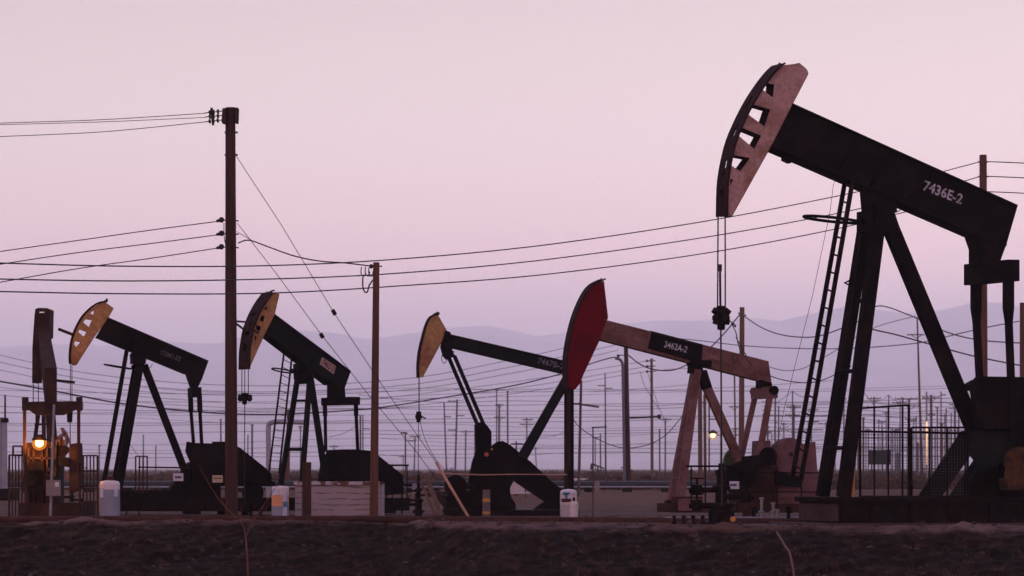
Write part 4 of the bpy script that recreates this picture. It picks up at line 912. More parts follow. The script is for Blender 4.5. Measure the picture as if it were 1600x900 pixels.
# plain masses of further small poles behind the right-hand fence (individually placed)
rr = random.Random(3)
for i, x in enumerate([1330, 1336, 1372, 1377, 1384, 1395, 1399, 1403, 1427, 1431, 1451, 1460, 1475, 1484, 1487, 1226, 1252, 1292, 1306, 1357]):
    D = rr.uniform(620, 900); h = rr.uniform(640, 672)
    pole('one of the small distant poles crowded behind the right-hand fence', x + rr.uniform(-1.5, 1.5), h, D, rr.uniform(1.4, 2.2), None, None, ((h + 3, x - 5, x + 5),) if rr.random() < .55 else (), FARW, group='small distant poles behind the fence', sides=6)
# ------------------------------------------------------------------ lamps
def lamp(name, label, x, y_, D, r_px, col, es, watts, post=None, m=BLACKR):
    c = W(x, y_, D); r = thing(name, label, 'lamp', (c.x, c.y, 0) if post else c)
    rb = r_px * PX(D)
    b = MB().mat(emis('glow_' + name, tuple(min(1, k * 1.15 + .02) for k in col), es)); b.ball(c, rb * .8, 14); bo = b.build('bulb', r)
    gm = bpy.data.materials.new('halo_glow'); gm.use_nodes = True; gt = gm.node_tree; gt.nodes.clear(); go = gt.nodes.new('ShaderNodeOutputMaterial')  # added half-transparent glowing shell imitates the halo round the bulb
    ge = gt.nodes.new('ShaderNodeEmission'); ge.inputs[0].default_value = (col[0], col[1] * .7, col[2] * .5, 1); ge.inputs[1].default_value = .9 if es > 6 else .6
    gtr = gt.nodes.new('ShaderNodeBsdfTransparent'); ga = gt.nodes.new('ShaderNodeMixShader'); ga.inputs[0].default_value = .55
    gt.links.new(gtr.outputs[0], ga.inputs[1]); gt.links.new(ge.outputs[0], ga.inputs[2]); gt.links.new(ga.outputs[0], go.inputs[0])
    b = MB().mat(gm); b.ball(c, rb * 1.45, 16); b.build('halo_shell', r)
    h = MB().mat(m); h.lathe(c, [(rb * .5, rb * 1.6), (rb * 1.3, rb * .9), (rb * 1.5, rb * .5), (rb * 1.4, rb * .45), (rb * .4, rb * 1.4)], 14); h.build('lamp_hood', r)
    if post: 
        q = MB().mat(m); q.tube(Vector((W(post[0], post[1], D).x, D + rb * 1.5, 0)), Vector((W(post[0], post[1], D).x, D + rb * 1.5, c.z + rb * 1.4)), post[2]); q.build('lamp_post', r)
    l = bpy.data.lights.new(name + '_light', 'POINT'); l.energy = watts; l.color = (col[0], col[1], col[2]); l.shadow_soft_size = rb * 1.1
    lo = bpy.data.objects.new('light', l); COL.objects.link(lo); lo.parent = r; lo.location = c - Vector(r['_loc']) + Vector((0, -rb * 1.6, 0))
    return r
lamp('floodlight', 'glowing orange lamp on the end-on pumpjack at far left', 61.5, 692, 92.12, 8.2, (1.0, .40, .08), 24, 260)
lamp('floodlight', 'glowing pale yellow floodlight between the pink pumpjack legs', 1114, 680, 238, 5.0, (1.0, .74, .42), 3.5, 260)
t = thing('glow_strip', 'tall glowing yellow streak added on the blue-grey pole behind the fence', 'lamp', W(1448, 720, 395))
for ya, yb_, es in ((659, 680, 1.3), (680, 698, .8), (698, 714, .45), (714, 726, .25)):  # emissive tubes added for the bright streak on the pole, dimmer lower down
    m = MB().mat(emis('warm_strip_%d' % ya, (1.0, .62, .26), es)); m.tube(W(1448, yb_, 395), W(1448, ya, 395), 1.15 * PX(395), n=10); m.build('glow_tube', t)
pole('blue-grey pole with the glowing yellow streak on its lower half', 1447.6, 612, 396, 2.6, 1448, 3.4, ((620, 1441, 1468),), STEEL, sides=10)
def lamp_post(label, x, yt, D, xa, head):
    b = G(x, D); r = thing('lamp_post', label, 'lamp post', b)
    q = MB().mat(WOODG); q.tube(b, W(x, yt, D), 1.3 * PX(D), 1.0 * PX(D), 8); q.build('shaft', r)
    q = MB().mat(WOODB if head else BLACKR); q.bar(W(x + (3 if xa < x else -2), yt, D), W(xa, yt - 1, D), 2.6 * PX(D) if head else 1.6 * PX(D), .3); q.build('lamp_head', r)
lamp_post('thin lamp post with a tan head near the hanging rod', 633.5, 677, 170, 627, True)
lamp_post('thin dark post with a long flat arm, its foot pale, right of the white drum', 926.5, 668, 91, 948, False)
# ------------------------------------------------------------------ wires
def wire(label, pts, r_px, D0, D1=None, m=WIRE, group='overhead wires', name='power_line', n=5, k=8):
    D1 = D0 if D1 is None else D1; x0, x1 = pts[0][0], pts[-1][0]
    P_ = [W(x, y_, D0 + (D1 - D0) * (x - x0) / (x1 - x0)) for x, y_ in pts]
    o = MB().mat(m).path(smooth_pts(P_, k), r_px * PX((D0 + D1) / 2), n).build(name, loc=P_[0]); tag(o, label, 'wire', group); return o
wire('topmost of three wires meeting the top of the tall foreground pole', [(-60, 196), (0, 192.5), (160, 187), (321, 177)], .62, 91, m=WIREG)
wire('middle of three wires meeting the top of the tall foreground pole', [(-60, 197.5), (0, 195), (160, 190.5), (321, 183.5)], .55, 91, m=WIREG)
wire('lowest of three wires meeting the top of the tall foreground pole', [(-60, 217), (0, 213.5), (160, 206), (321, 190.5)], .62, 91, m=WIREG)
wire('upper of three wires ending at mid height of the tall pole', [(-60, 402), (0, 393), (120, 376), (240, 359), (344, 345.5)], .8, 91)
wire('middle of three wires ending at mid height of the tall pole', [(-60, 423), (0, 413), (120, 395), (240, 380), (344, 366.5)], .8, 91)
wire('lower of three wires ending at mid height of the tall pole', [(-60, 450), (0, 441), (120, 420), (240, 403), (344, 387)], .8, 91)
wire('upper of three long wires crossing the whole sky', [(-60, 409), (0, 411), (200, 416), (420, 415), (620, 405), (850, 383), (1100, 346), (1300, 308), (1430, 279), (1530, 253)], .95, 78, 118)
wire('middle of three long wires crossing the whole sky', [(-60, 434), (0, 436), (200, 439), (420, 436), (620, 427), (850, 406), (1100, 371), (1300, 335), (1430, 305), (1530, 276)], .95, 78, 118)
wire('lowest of three long wires crossing the whole sky', [(-60, 453), (0, 455.5), (200, 459), (420, 458), (620, 447), (850, 429), (1100, 396), (1300, 359), (1430, 327), (1530, 300)], .95, 78, 118)
for y_, lab in ((253, 'upper'), (276, 'middle'), (300, 'lowest')): wire(lab + ' wire leaving the orange-brown pole at the right edge', [(1543, y_ - .5), (1600, y_ + 2), (1680, y_ + 7)], .85, 118, 124)
wire('thick service cable sagging from the tall pole to the slim brown pole', [(372, 380), (384, 375.5), (396, 377), (420, 386), (460, 400), (500, 408), (540, 411), (578, 415.5)], 1.05, 91)
wire('short thin jumper from the tall pole onto the service cable', [(370, 362), (380, 368), (396, 377)], .5, 91)
def guy(label, pts, D, r_px, ins_at, guard=None):
    r = thing('guy_wire', label, 'guy wire', W(*pts[-1], D), 'guy wires of the tall pole')
    s = MB().mat(WIRE).path([W(x, y_, D - .15) for x, y_ in pts], r_px * PX(D), 5); s.build('strand', r)
    a, b = W(ins_at[0], ins_at[1], D - .15), W(ins_at[2], ins_at[3], D - .15)
    i = MB().mat(BLACKR); i.tube(a, b, .055, .055, 10); i.build('insulator', r)
    if guard: g = MB().mat(GUARDY); g.tube(W(guard[0], guard[1], D - .2), W(guard[2], guard[3], D - .2), .035, n=8); g.build('guy_guard', r)
guy('upper guy wire slanting down from the tall foreground pole', [(368, 242), (440, 352), (522, 489), (600, 606), (680, 720), (735, 808)], 90.6, .55, (519.5, 484, 524, 492), (681, 722, 732, 808))
guy('lower guy wire slanting down from the tall foreground pole', [(371, 349), (430, 425), (503, 524), (580, 622), (650, 705), (690, 760)], 90.9, .55, (500.5, 521, 505, 528))
wire('thick black cable drooping across the field to the conduit pole', [(-60, 588), (0, 596), (90, 612), (200, 632), (330, 645), (430, 647.5), (520, 643), (600, 636), (700, 620), (800, 603), (880, 583), (930, 566), (958, 558.5), (966, 561)], 1.15, 130, 198)
wire('cable sagging right from the conduit pole behind the pink beam', [(982, 555), (1000, 569), (1020, 577), (1045, 579), (1065, 574), (1085, 562), (1110, 543), (1135, 517), (1156, 491)], 1.0, 198, 190)
wire('cable sagging right from the brown pole behind the long ladder', [(1163, 494), (1185, 509), (1210, 520), (1240, 526), (1275, 526), (1310, 515), (1345, 500), (1372, 478), (1420, 492), (1480, 519), (1530, 531), (1595, 536), (1680, 538)], 1.0, 190, 150)
wire('straight thin cable crossing behind the carrier bar and the ladder', [(1060, 529), (1100, 533), (1160, 540), (1230, 544), (1300, 545), (1370, 542), (1440, 535), (1500, 521), (1550, 510), (1592, 502)], .75, 210, 150)
wire('dark cable slanting down to the right edge pole', [(1345, 508), (1365, 515), (1400, 523), (1450, 537), (1520, 556), (1600, 572), (1680, 585)], 1.15, 150)
wire('slack cable from the beam tail toward the ladder', [(1150, 527), (1160, 545), (1172, 565), (1185, 578), (1205, 588), (1230, 595), (1262, 598), (1290, 592), (1330, 572)], .85, 96, 100)
wire('faint slack line above the pink motor guard', [(1200, 573), (1225, 579), (1250, 577), (1270, 568), (1310, 545), (1345, 522), (1380, 507), (1430, 494)], .6, 240, 280)
wire('faint cable sagging between the red head and the brown pole', [(896, 655), (905, 667), (930, 684), (960, 697), (985, 700), (1015, 694), (1040, 680), (1058, 660), (1070, 645)], .7, 200, 200)
FL = 'one of the thin distant power lines strung across the oil field'
FG = 'thin distant power lines'
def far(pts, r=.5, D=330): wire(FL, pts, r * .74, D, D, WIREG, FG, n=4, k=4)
far([(-60, 542), (0, 555), (100, 577), (200, 591), (330, 601), (480, 602), (650, 590), (790, 564), (885, 543), (966, 522)], .55, 260)
far([(-60, 552), (0, 566), (100, 587), (200, 601), (330, 611), (480, 611), (650, 600), (800, 573), (900, 553), (966, 538)], .55, 260)
far([(-60, 564), (0, 578), (100, 598), (200, 610), (330, 617), (480, 617), (650, 608), (800, 583), (885, 566), (966, 547)], .5, 260)
far([(-60, 590), (200, 618), (400, 630), (560, 625), (700, 610), (850, 590), (1011, 564)], .45, 300)
far([(-60, 598), (200, 627), (400, 638), (560, 633), (700, 620), (850, 600), (1011, 572.5)], .45, 300)
far([(-60, 612), (200, 634), (400, 644), (560, 641), (700, 628), (850, 608), (1011, 580.5), (1150, 572)], .45, 300)
rr = random.Random(11)
for i in range(19):
    y0 = 604 + i * 6.2 + rr.uniform(-3, 3); sl = rr.uniform(-34, 18) if i < 10 else rr.uniform(-18, 16); sag = rr.uniform(2, 13)
    xa = rr.choice([-40, -40, 0, 200, 560]); xb = rr.choice([1640, 1300, 1640, 1100])
    if xa > xb - 400: xb = 1640
    npt = 7; far([(xa + (xb - xa) * q / npt, y0 + sl * q / npt + sag * (1 - (2 * ((q / npt * 2) % 1) - 1) ** 2)) for q in range(npt + 1)], rr.uniform(.3, .52), rr.uniform(300, 600))
for i in range(16):
    y0 = 626 + i * 5 + rr.uniform(-2, 2); npt = 8
    far([(1190 + 430 * q / npt, y0 + rr.uniform(-1, 1) + 3.5 * math.sin(q / npt * math.pi * 3) ** 2) for q in range(npt + 1)], rr.uniform(.35, .6), rr.uniform(380, 480))
for pts in ([(1238, 611), (1228, 619), (1215, 628)], [(1238, 611), (1248, 618), (1262, 622)], [(1388, 617), (1380, 624), (1366, 628)], [(1388, 617), (1398, 626), (1410, 630)], [(1238, 661), (1228, 668), (1214, 671)], [(1345, 606), (1355, 620), (1368, 636)], [(900, 664), (880, 676), (860, 682), (820, 684)],
            [(1012, 583), (1028, 632), (1040, 660)], [(1000, 580), (1006, 600), (1014, 615), (1030, 640)], [(200, 690), (216, 712)], [(560, 662), (540, 676), (514, 683)]): far(pts, .5, 400)
# ------------------------------------------------------------------ wellheads and site gear
t, c, hg = wellhead('wellhead', 'bulky black wellhead under the largest pumpjack', 1127, 79.4, 724, 833, 1.35)
b = MB().mat(BLACKR); b.lathe(Vector((c.x, c.y, c.z + hg * .13)), [(.2, 0), (.29, .03), (.31, .3), (.26, .36), (.2, .4)], 18)
for i in range(8): q = i * math.pi / 4; b.tube((c.x + .25 * math.cos(q), c.y + .25 * math.sin(q), c.z + .12), (c.x + .25 * math.cos(q), c.y + .25 * math.sin(q), c.z + .28), .025, n=6)
b.build('blowout_preventer', t)
b = MB().mat(BLACKR); b.path([c + Vector((0, 0, .18)), c + Vector((-.5, -.1, .18)), c + Vector((-1.15, -.1, .16))], .05, 8)
for i in range(5): b.lathe(c + Vector((-.22 - i * .22, -.1, .02)), [(.05, 0), (.08, .1), (.07, .2), (.03, .25), (.035, .34), (.06, .36), (.02, .40)], 10)
b.build('valve_manifold', t)
b = MB().mat(BANDY); b.tube(W(1145, 811, 78.8), W(1145, 811, 78.5), .065, n=12); b.tube(W(1153, 823, 78.8), W(1153, 823, 78.5), .065, n=12); b.build('yellow_cap', t)
wellhead('wellhead', 'small dark wellhead under the small yellow horse head', 654, 92, 742, 808, .62)
wellhead('wellhead', 'low dark wellhead beneath the plated pumpjack head', 383, 96, 772, 804, .55)
wellhead('wellhead', 'dark wellhead next to the barred panel and white drum', 112, 96, 760, 804, .6)
# small pale valves in front of the red-headed pumpjack
t = thing('valve_stand', 'pale slim valve stems before the rust-brown skid', 'valve', G(1205, 84))
for x, y_ in ((1190, 779), (1208, 787), (1214, 797)):
    b = MB().mat(STEEL); b.tube(G(x, 84), W(x, y_, 84), .035, n=8); b.lathe(W(x, y_, 84), [(.06, -.02), (.06, .03)], 10); b.tube(W(x - 5, 800, 84), W(x + 4, 800, 84), .03); b.build('valve_stem', t)
# drums
def drum(name, label, x0, x1, yt, D, layers, group=None):
    cx = (x0 + x1) / 2; r = (x1 - x0) / 2 * PX(D); b = G(cx, D); hgt = H + (HOR - yt) / F * D
    t = thing(name, label, 'drum', b)
    m = MB()
    for mt_, z0, z1 in layers: m.mat(mt_).lathe(b, [(r, z0 * hgt), (r * 1.0, (z0 + z1) / 2 * hgt), (r, z1 * hgt)], 28)
    zt = layers[-1][2] * hgt
    m.mat(layers[-1][0]).lathe(b, [(r, zt), (r * .97, zt + (hgt - zt) * .35), (r * .85, zt + (hgt - zt) * .7), (r * .5, hgt * .985), (r * .12, hgt)], 28)
    m.build('tank_body', t)
    return t, b, r, hgt
t, b, r, hg = drum('chemical_drum', 'white drum filled blue-grey, standing left of the tall pole', 155.5, 187.5, 750, 91, [(BLUEL, 0, .75), (POLY, .75, .88)])
m = MB().mat(PIPER); m.tube(b + Vector((.02, 0, hg - .03)), b + Vector((.02, 0, hg + .09)), .10, n=12); m.build('cap', t)
m = MB().mat(PALEB); m.box(b + Vector((-.19, -r * .76, hg * .66)), (.12, .02, .26), Matrix.Rotation(math.radians(-40), 3, 'Z')); m.box(b + Vector((.19, -r * .76, hg * .66)), (.10, .02, .2), Matrix.Rotation(math.radians(40), 3, 'Z')); m.build('paper_label', t)
t, b, r, hg = drum('chemical_drum', 'drum with orange liquid and blue sticker behind the twig', 424.5, 451.5, 759, 90.6, [(BLUEL, 0, .36), (ORANGEL, .36, .72), (POLY, .72, .93)])
m = MB().mat(TEAL); m.box(b + Vector((.145, -r * .80, hg * .42)), (.12, .02, .14), Matrix.Rotation(math.radians(38), 3, 'Z')); m.mat(PALEB); m.box(b + Vector((.13, -r * .85, hg * .62)), (.13, .02, .2), Matrix.Rotation(math.radians(32), 3, 'Z'))
m.box(b + Vector((-.11, -r * .90, hg * .8)), (.2, .02, .16), Matrix.Rotation(math.radians(-26), 3, 'Z')); m.box(b + Vector((.135, -r * .85, hg * .16)), (.12, .02, .28), Matrix.Rotation(math.radians(34), 3, 'Z')); m.build('paper_label', t)
t, b, r, hg = drum('chemical_drum', 'white drum with a blue funnel mark beside the rear post', 875, 901, 764, 91.5, [(WHITE, 0, .45), (POLY, .45, .86)])
m = MB().mat(TEAL); m.box(b + Vector((-.06, -r * 1.0, hg * .84)), (.19, .02, .07)); m.box(b + Vector((-.06, -r * 1.0, hg * .74)), (.07, .02, .16)); m.mat(MAROON); m.box(b + Vector((-.06, -r * 1.01, hg * .60)), (.26, .02, .09)); m.build('paper_label', t)
t, b, r, hg = drum('gas_cylinder', 'small white cylinder standing in front of the marked drum', 890, 903.5, 783, 90.6, [(POLY, 0, .82)]); t['category'] = 'cylinder'
m = MB().mat(BLACKR); m.tube(b + Vector((0, 0, hg)), b + Vector((0, 0, hg + .1)), .03, n=8); m.build('valve', t)
# plywood box
t = thing('plywood_box', 'white box with cracked paint and a peeling rim', 'box', G(529, 91.3))
D = 91.6; x0 = W(461, 0, D).x; x1 = W(597, 0, D).x; zt = W(0, 756, D).z
m = MB().mat(PLY)
m.box(((x0 + x1) / 2, D + .02, zt / 2), (x1 - x0, .04, zt)); m.box(((x0 + x1) / 2, D + 1.7, zt / 2), (x1 - x0, .04, zt)); m.box((x0 + .02, D + .86, zt / 2), (.04, 1.62, zt)); m.box((x1 - .02, D + .86, zt / 2), (.04, 1.62, zt)); m.build('side_panels', t)
m = MB().mat(PEEL); m.box(((x0 + x1) / 2, D - .015, zt + .02), (x1 - x0 + .06, .09, .09)); m.box(((x0 + x1) / 2, D + .9, zt + .02), (x1 - x0 - .1, 1.6, .05)); m.build('rim', t)
# control box on pole
t = thing('control_box', 'grey electrical box on a thin pole before the end-on pumpjack', 'electrical box', G(80, 90.5))
m = MB().mat(STEEL); m.tube(G(79, 90.5), W(84.5, 632, 90.5), .04, .03, 8); m.build('shaft', t)
m = MB().mat(BOXG); m.box(W(83.5, 762.5, 90.35), (22 * PX(90.3), .14, 25 * PX(90.3))); m.mat(SIGNW); m.box(W(89, 757, 90.27), (.1, .012, .12)); m.build('enclosure', t)
# guard panels of vertical bars
def bar_panel(label, x0, x1, y0, y1, D, step, m, slope=0, n_rail=3, yaw=0, mesh=False, group=None, r=.02):
    t = thing('safety_fence', label, 'guard panel', G((x0 + x1) / 2, D), group or 'guard fencing around the pumpjacks')
    fr = Frame((x0 + x1) / 2, D, yaw); f = MB().mat(m)
    for i in range(n_rail):
        q = i / max(1, n_rail - 1); ya = y0 + (y1 - y0) * q; f.tube(fr.P(x0, ya + (slope if i == 0 else 0)), fr.P(x1, ya), r * 1.2, n=6)
    f.tube(fr.P(x0, y0 + slope), fr.P(x0, y1), r * 1.5, n=6); f.tube(fr.P(x1, y0), fr.P(x1, y1), r * 1.5, n=6); f.build('frame', t)
    b = MB().mat(m); x = x0 + step
    while x < x1 - 1: b.tube(fr.P(x, y0 + slope * (1 - (x - x0) / (x1 - x0))), fr.P(x, y1), r, n=5); x += step
    b.build('bars', t)
    if mesh:
        w = MB().mat(WIREG); x = x0 + 4.5
        while x < x1: w.tube(fr.P(x, y0 + 42 if y1 - y0 > 110 else y0 + 8), fr.P(x, y1), .0045, n=3); x += 4.5
        y_ = y0 + 46
        while y_ < y1: w.tube(fr.P(x0, y_), fr.P(x1, y_), .0045, n=3); y_ += 4.5
        w.build('wire_mesh', t)
bar_panel('rusty barred panel at the far left of the end-on pumpjack', 14.5, 40, 711, 808, 90.8, 5, RUST)
bar_panel('rusty barred panel between the end-on pumpjack and the white drum', 125, 152.5, 712, 808, 90.8, 5.4, RUST, n_rail=5)
bar_panel('low rusty frame left of the glowing lamp', 20.5, 35, 697, 712, 94, 30, RUST, n_rail=2)
bar_panel('tall mesh guard panel between the legs of the largest pumpjack', 1344, 1420, 633, 776, 79.5, 22, BLACKR, slope=5, n_rail=2, mesh=True, r=.022)
bar_panel('lower mesh guard panel running to the slanting rear leg', 1424, 1512, 668, 776, 79.4, 28, BLACKR, n_rail=2, mesh=True, r=.022)
m = MB().mat(BLACKR); m.tube(W(1340, 674, 79.4), W(1512, 677, 79.4), .03, n=6); o = m.build('guard_rail', loc=W(1340, 674, 79.4)); tag(o, 'dark horizontal rail joining both mesh panels', 'rail')
m = MB().mat(BANDY); m.tube(G(1331.5, 79.2), W(1335, 703, 79.2), .03, n=8); o = m.build('marker_post', loc=G(1331.5, 79.2)); tag(o, 'thin yellow marker post beside a front leg of the largest pumpjack', 'post')
# bollard, planks, post
t = thing('bollard', 'grey bollard with two yellow bands before the crank', 'bollard', G(760, 89.5))
m = MB().mat(BOLG); m.tube(G(760, 89.5), W(760, 765, 89.5), .10, .10, 18); m.build('shaft', t)
for y0, y1 in ((779, 784), (799, 803)): m = MB().mat(BANDY); m.tube(W(760, y1, 89.5), W(760, y0, 89.5), .104, n=18); m.build('band', t)
for lab, a, b_, w in (('leaning weathered plank left of the guy guard', (664, 741), (690, 806), .13), ('thinner leaning plank crossing behind the first plank', (657, 752), (681, 806), .08)):
    m = MB().mat(PLANKM); m.bar(W(*a, 91.5), W(*b_, 90.8), w, .05); o = m.build('plank', loc=W(*b_, 90.8)); tag(o, lab, 'plank', 'leaning planks')
m = MB().mat(CONCP); m.prism([W(a, b, 96) for a, b in [(672, 768), (700, 768), (737, 790), (737, 800), (700, 800)]], Vector((0, 1.2, 0))); o = m.build('soil_mound', loc=G(700, 96)); tag(o, 'rusty sloping ramp of soil left of the gearbox', 'mound')
# flowlines along the crest of the berm
def pipe(name, label, pts, r, m, group='pipes on the ground', kind_cat='pipe', sup=()):
    if sup:
        t = thing(name, label, kind_cat, pts[0], group); MB().mat(m).path(pts, r, 12).build('pipe_run', t)
        s = MB().mat(BLACKR)
        for p in sup: s.box(p, (.5, .7, .26))
        s.build('supports', t); return t
    o = MB().mat(m).path(pts, r, 12).build(name, loc=pts[0]); return tag(o, label, kind_cat, group)
pipe('flowline_pipe', 'long rust-brown pipe along the top of the bank', [W(-30, 811.5, 86.9), W(560, 811, 86.9), W(640, 811.5, 85), W(1262, 816, 80.6)], .085, PIPER)
pipe('flowline_pipe', 'thin pale conduit behind the rust-brown pipe', [W(1040, 808.5, 86), W(1060, 808.5, 85.8), W(1262, 808.5, 85.6)], .018, PIPES)
pipe('flowline_pipe', 'short grey pipe with a yellow cap in front of the bank pipe', [W(1153, 823, 78.4), W(1223, 823, 78.4)], .055, BOLG)
pipe('pipeline', 'long dark upper pipeline crossing low behind the pumpjacks', [G(x, 186, .42) for x in (-60, 300, 700, 880)] + [G(x, 186, .42) for x in (935, 1100, 1300)], .20, PIPED, sup=[G(x, 186, .13) for x in range(-40, 1300, 60)])
pipe('pipeline', 'long silver lower pipeline in front of the dark one', [G(-60, 184.6, .30), G(700, 184.6, .30), G(1300, 184.6, .30)], .045, PIPES)
m = MB().mat(BOXG); m.box(W(933, 760, 183), (.26, .3, .6)); o = m.build('junction_box', loc=W(933, 760, 183)); tag(o, 'small grey box standing on the silver pipeline', 'box')
# gooseneck pipe behind the ladder
t = pipe('vent_pipe', 'pale gooseneck pipe behind the ladder of the plated pumpjack', smooth_pts([G(419.5, 150), W(419.5, 700, 150), W(419.5, 668, 150), W(424, 660.5, 150), W(445, 659, 150), W(475, 660, 150)], 5), .11, PIPES)
pipe('vent_pipe', 'dark bent pipe above the black belt guard', smooth_pts([W(798, 694, 150), W(812, 693.5, 150), W(818, 695, 150), W(821, 702, 150), G(821, 150)], 5), .035, WIREG)
m = MB().mat(WOODB); m.tube(G(806.5, 160), W(806.5, 689, 160), .11, .03, 10); o = m.build('marker_post', loc=G(806.5, 160)); tag(o, 'tan post tip above the black belt guard', 'post')
# silver riser with cap, far left
t = thing('riser_stack', 'pale vertical riser pipe at the far left edge', 'pipe', G(7.5, 140))
m = MB().mat(PIPES); m.tube(G(7.5, 140, .3), W(7.5, 655, 140), .115, .10, 14); m.build('riser', t)
m = MB().mat(BLACKR); m.tube(W(7.5, 660, 140), W(7.5, 653, 140), .17, .15, 12); m.tube(W(8, 653, 140), W(8, 617, 140), .04, .035, 8); m.build('cap', t)
m = MB().mat(PIPES); m.tube(G(1.5, 140.3, .3), W(1.5, 652, 140.3), .07, n=10); o = m.build('riser_stack', loc=G(1.5, 140.3)); tag(o, 'thinner riser cut by the left edge of the picture', 'pipe')
m = MB().mat(BLACKR); m.box(G(2, 139, .18), (1.2, 1.6, .36)); m.box(G(2, 139, .42), (.9, 1.3, .12)); o = m.build('pump_skid', loc=G(2, 139)); tag(o, 'low dark skid under the pale riser pipe', 'skid')
# pad under the largest pumpjack
m = MB().mat(CONC); fr = FB
m.prism(fr.poly([(1290, 818), (1720, 818), (1720, 827), (1286, 827)], -1.5), fr.w * 2.8); o = m.build('concrete_pad', loc=fr.O); tag(o, 'pale concrete pad under the skid of the largest pumpjack', 'concrete pad')
# distant dark site board
t = thing('site_board', 'dark green board seen through the tall mesh panel', 'board', G(1374, 250))
m = MB().mat(mat('dark_board', (.010, .013, .016), .7, .2, 2)); m.box(W(1374, 714.5, 250), (36 * PX(250), .1, 23 * PX(250))); m.build('panel', t)
m = MB().mat(FARW)
for x in (1362, 1386): m.tube(G(x, 250.2), W(x, 705, 250.2), .06, n=6)
m.build('legs', t)
# small clutter around the bases
t = thing('pipe_rack', 'low dark pipe frame right of the white plywood box', 'rack', G(625, 98))
m = MB().mat(BLACKR)
for x in (604, 628, 650): m.tube(G(x, 98), W(x, 756, 98), .03, n=6)
m.tube(W(600, 757, 98), W(655, 758, 98), .035, n=6); m.tube(W(600, 789, 98), W(655, 788, 98), .05, n=6); m.build('frame', t)
m = MB().mat(BLACKR); m.box(W(609, 792, 98), (.35, .4, .36)); m.build('cabinet', t)
m = MB().mat(WHITE); m.box(W(648, 763, 97), (7 * PX(97), .05, 15 * PX(97))); o = m.build('display_board', loc=W(648, 763, 97)); tag(o, 'small upright white board behind the small yellow-head wellhead', 'board')
m = MB().mat(WHITE); m.prism([W(a, b, 150) for a, b in [(794, 772), (797, 758), (803, 750), (809, 754), (818, 763), (829, 772)]], Vector((0, 1.6, 0))); o = m.build('tarp_cover', loc=G(812, 150)); tag(o, 'pale tarp heap seen through the gap in the belt guard', 'tarp')
m = MB().mat(WHITE); m.tube(W(796, 771.5, 149), W(829, 770, 149), .035, n=8); o = m.build('white_pipe', loc=W(812, 771, 149)); tag(o, 'short white pipe lying before the pale tarp heap', 'pipe')
m = MB().mat(BLACKR); m.path(smooth_pts([G(196, 88.5), W(198, 800, 88.5), W(205, 792, 88.5), W(213, 793, 88.5), W(218, 803, 88.5), G(219, 88.5)]), .02, 6); o = m.build('hose', loc=G(205, 88.5)); tag(o, 'dark hose loop on the ground right of the white drum', 'hose')
for x, d, lab in ((392, 93, 'short dark stand pipe between the tall pole and the orange drum'), (407, 93.5, 'second short dark stand pipe left of the orange drum'), (1178, 86, 'dark stand pipe among the pale valve stems'), (1232, 85.5, 'dark stand pipe right of the pale valve stems')):
    m = MB().mat(BLACKR); m.tube(G(x, d), G(x, d, .32), .05, n=8); m.tube(G(x, d, .22), G(x + 7, d, .22), .04, n=8); m.lathe(G(x, d, .3), [(.09, 0), (.09, .04)], 10); o = m.build('stand_pipe', loc=G(x, d)); tag(o, lab, 'pipe')
for x, d, w_, h_, lab in ((300, 97.5, .5, .22, 'low dark crate at the foot of the left pumpjack skid'), (350, 97.2, .35, .3, 'small dark crate beside the tall pole base'), (1170, 88, .3, .2, 'low rust box before the red-headed pumpjack skid'), (718, 91, .45, .2, 'low dark box under the guard rail of the thin-beamed pumpjack')):
    m = MB().mat(RUST if 'rust' in lab else BLACKR); m.box(G(x, d, h_ / 2), (w_, .4, h_)); m.box(G(x, d, h_ + .015), (w_ + .05, .44, .03)); o = m.build('crate', loc=G(x, d)); tag(o, lab, 'crate')
for x, w_, y0, D, lab in ((1434, 5, 690, 520, 'pale vertical tank behind the lower mesh panel, left one'), (1440, 4, 697, 540, 'pale vertical tank behind the lower mesh panel, beside the leaning pole'), (1402, 5, 706, 520, 'small pale tank behind the tall mesh panel'), (1483, 5, 700, 520, 'small pale tank just left of the slanting brace plate')):
    rb = w_ * PX(D) / 2; zt_ = W(0, y0, D).z; m = MB().mat(PIPEB); m.lathe(G(x, D), [(rb, 0), (rb, zt_ * .92), (rb * .6, zt_ * .98), (rb * .1, zt_)], 14); o = m.build('vertical_tank', loc=G(x, D)); tag(o, lab, 'tank', 'distant vertical tanks')
t = thing('pipe_rack', 'long low pipe rack on the horizon behind both mesh panels', 'rack', G(1420, 500))
m = MB().mat(FARW)
for y_ in (668, 684, 699, 712): m.bar(W(1338, y_, 500), W(1500, y_ + 1, 500), .13, .13)
for x in range(1340, 1500, 13): m.bar(G(x, 500.2), W(x, 667, 500.2), .12, .12)
m.build('frame', t)
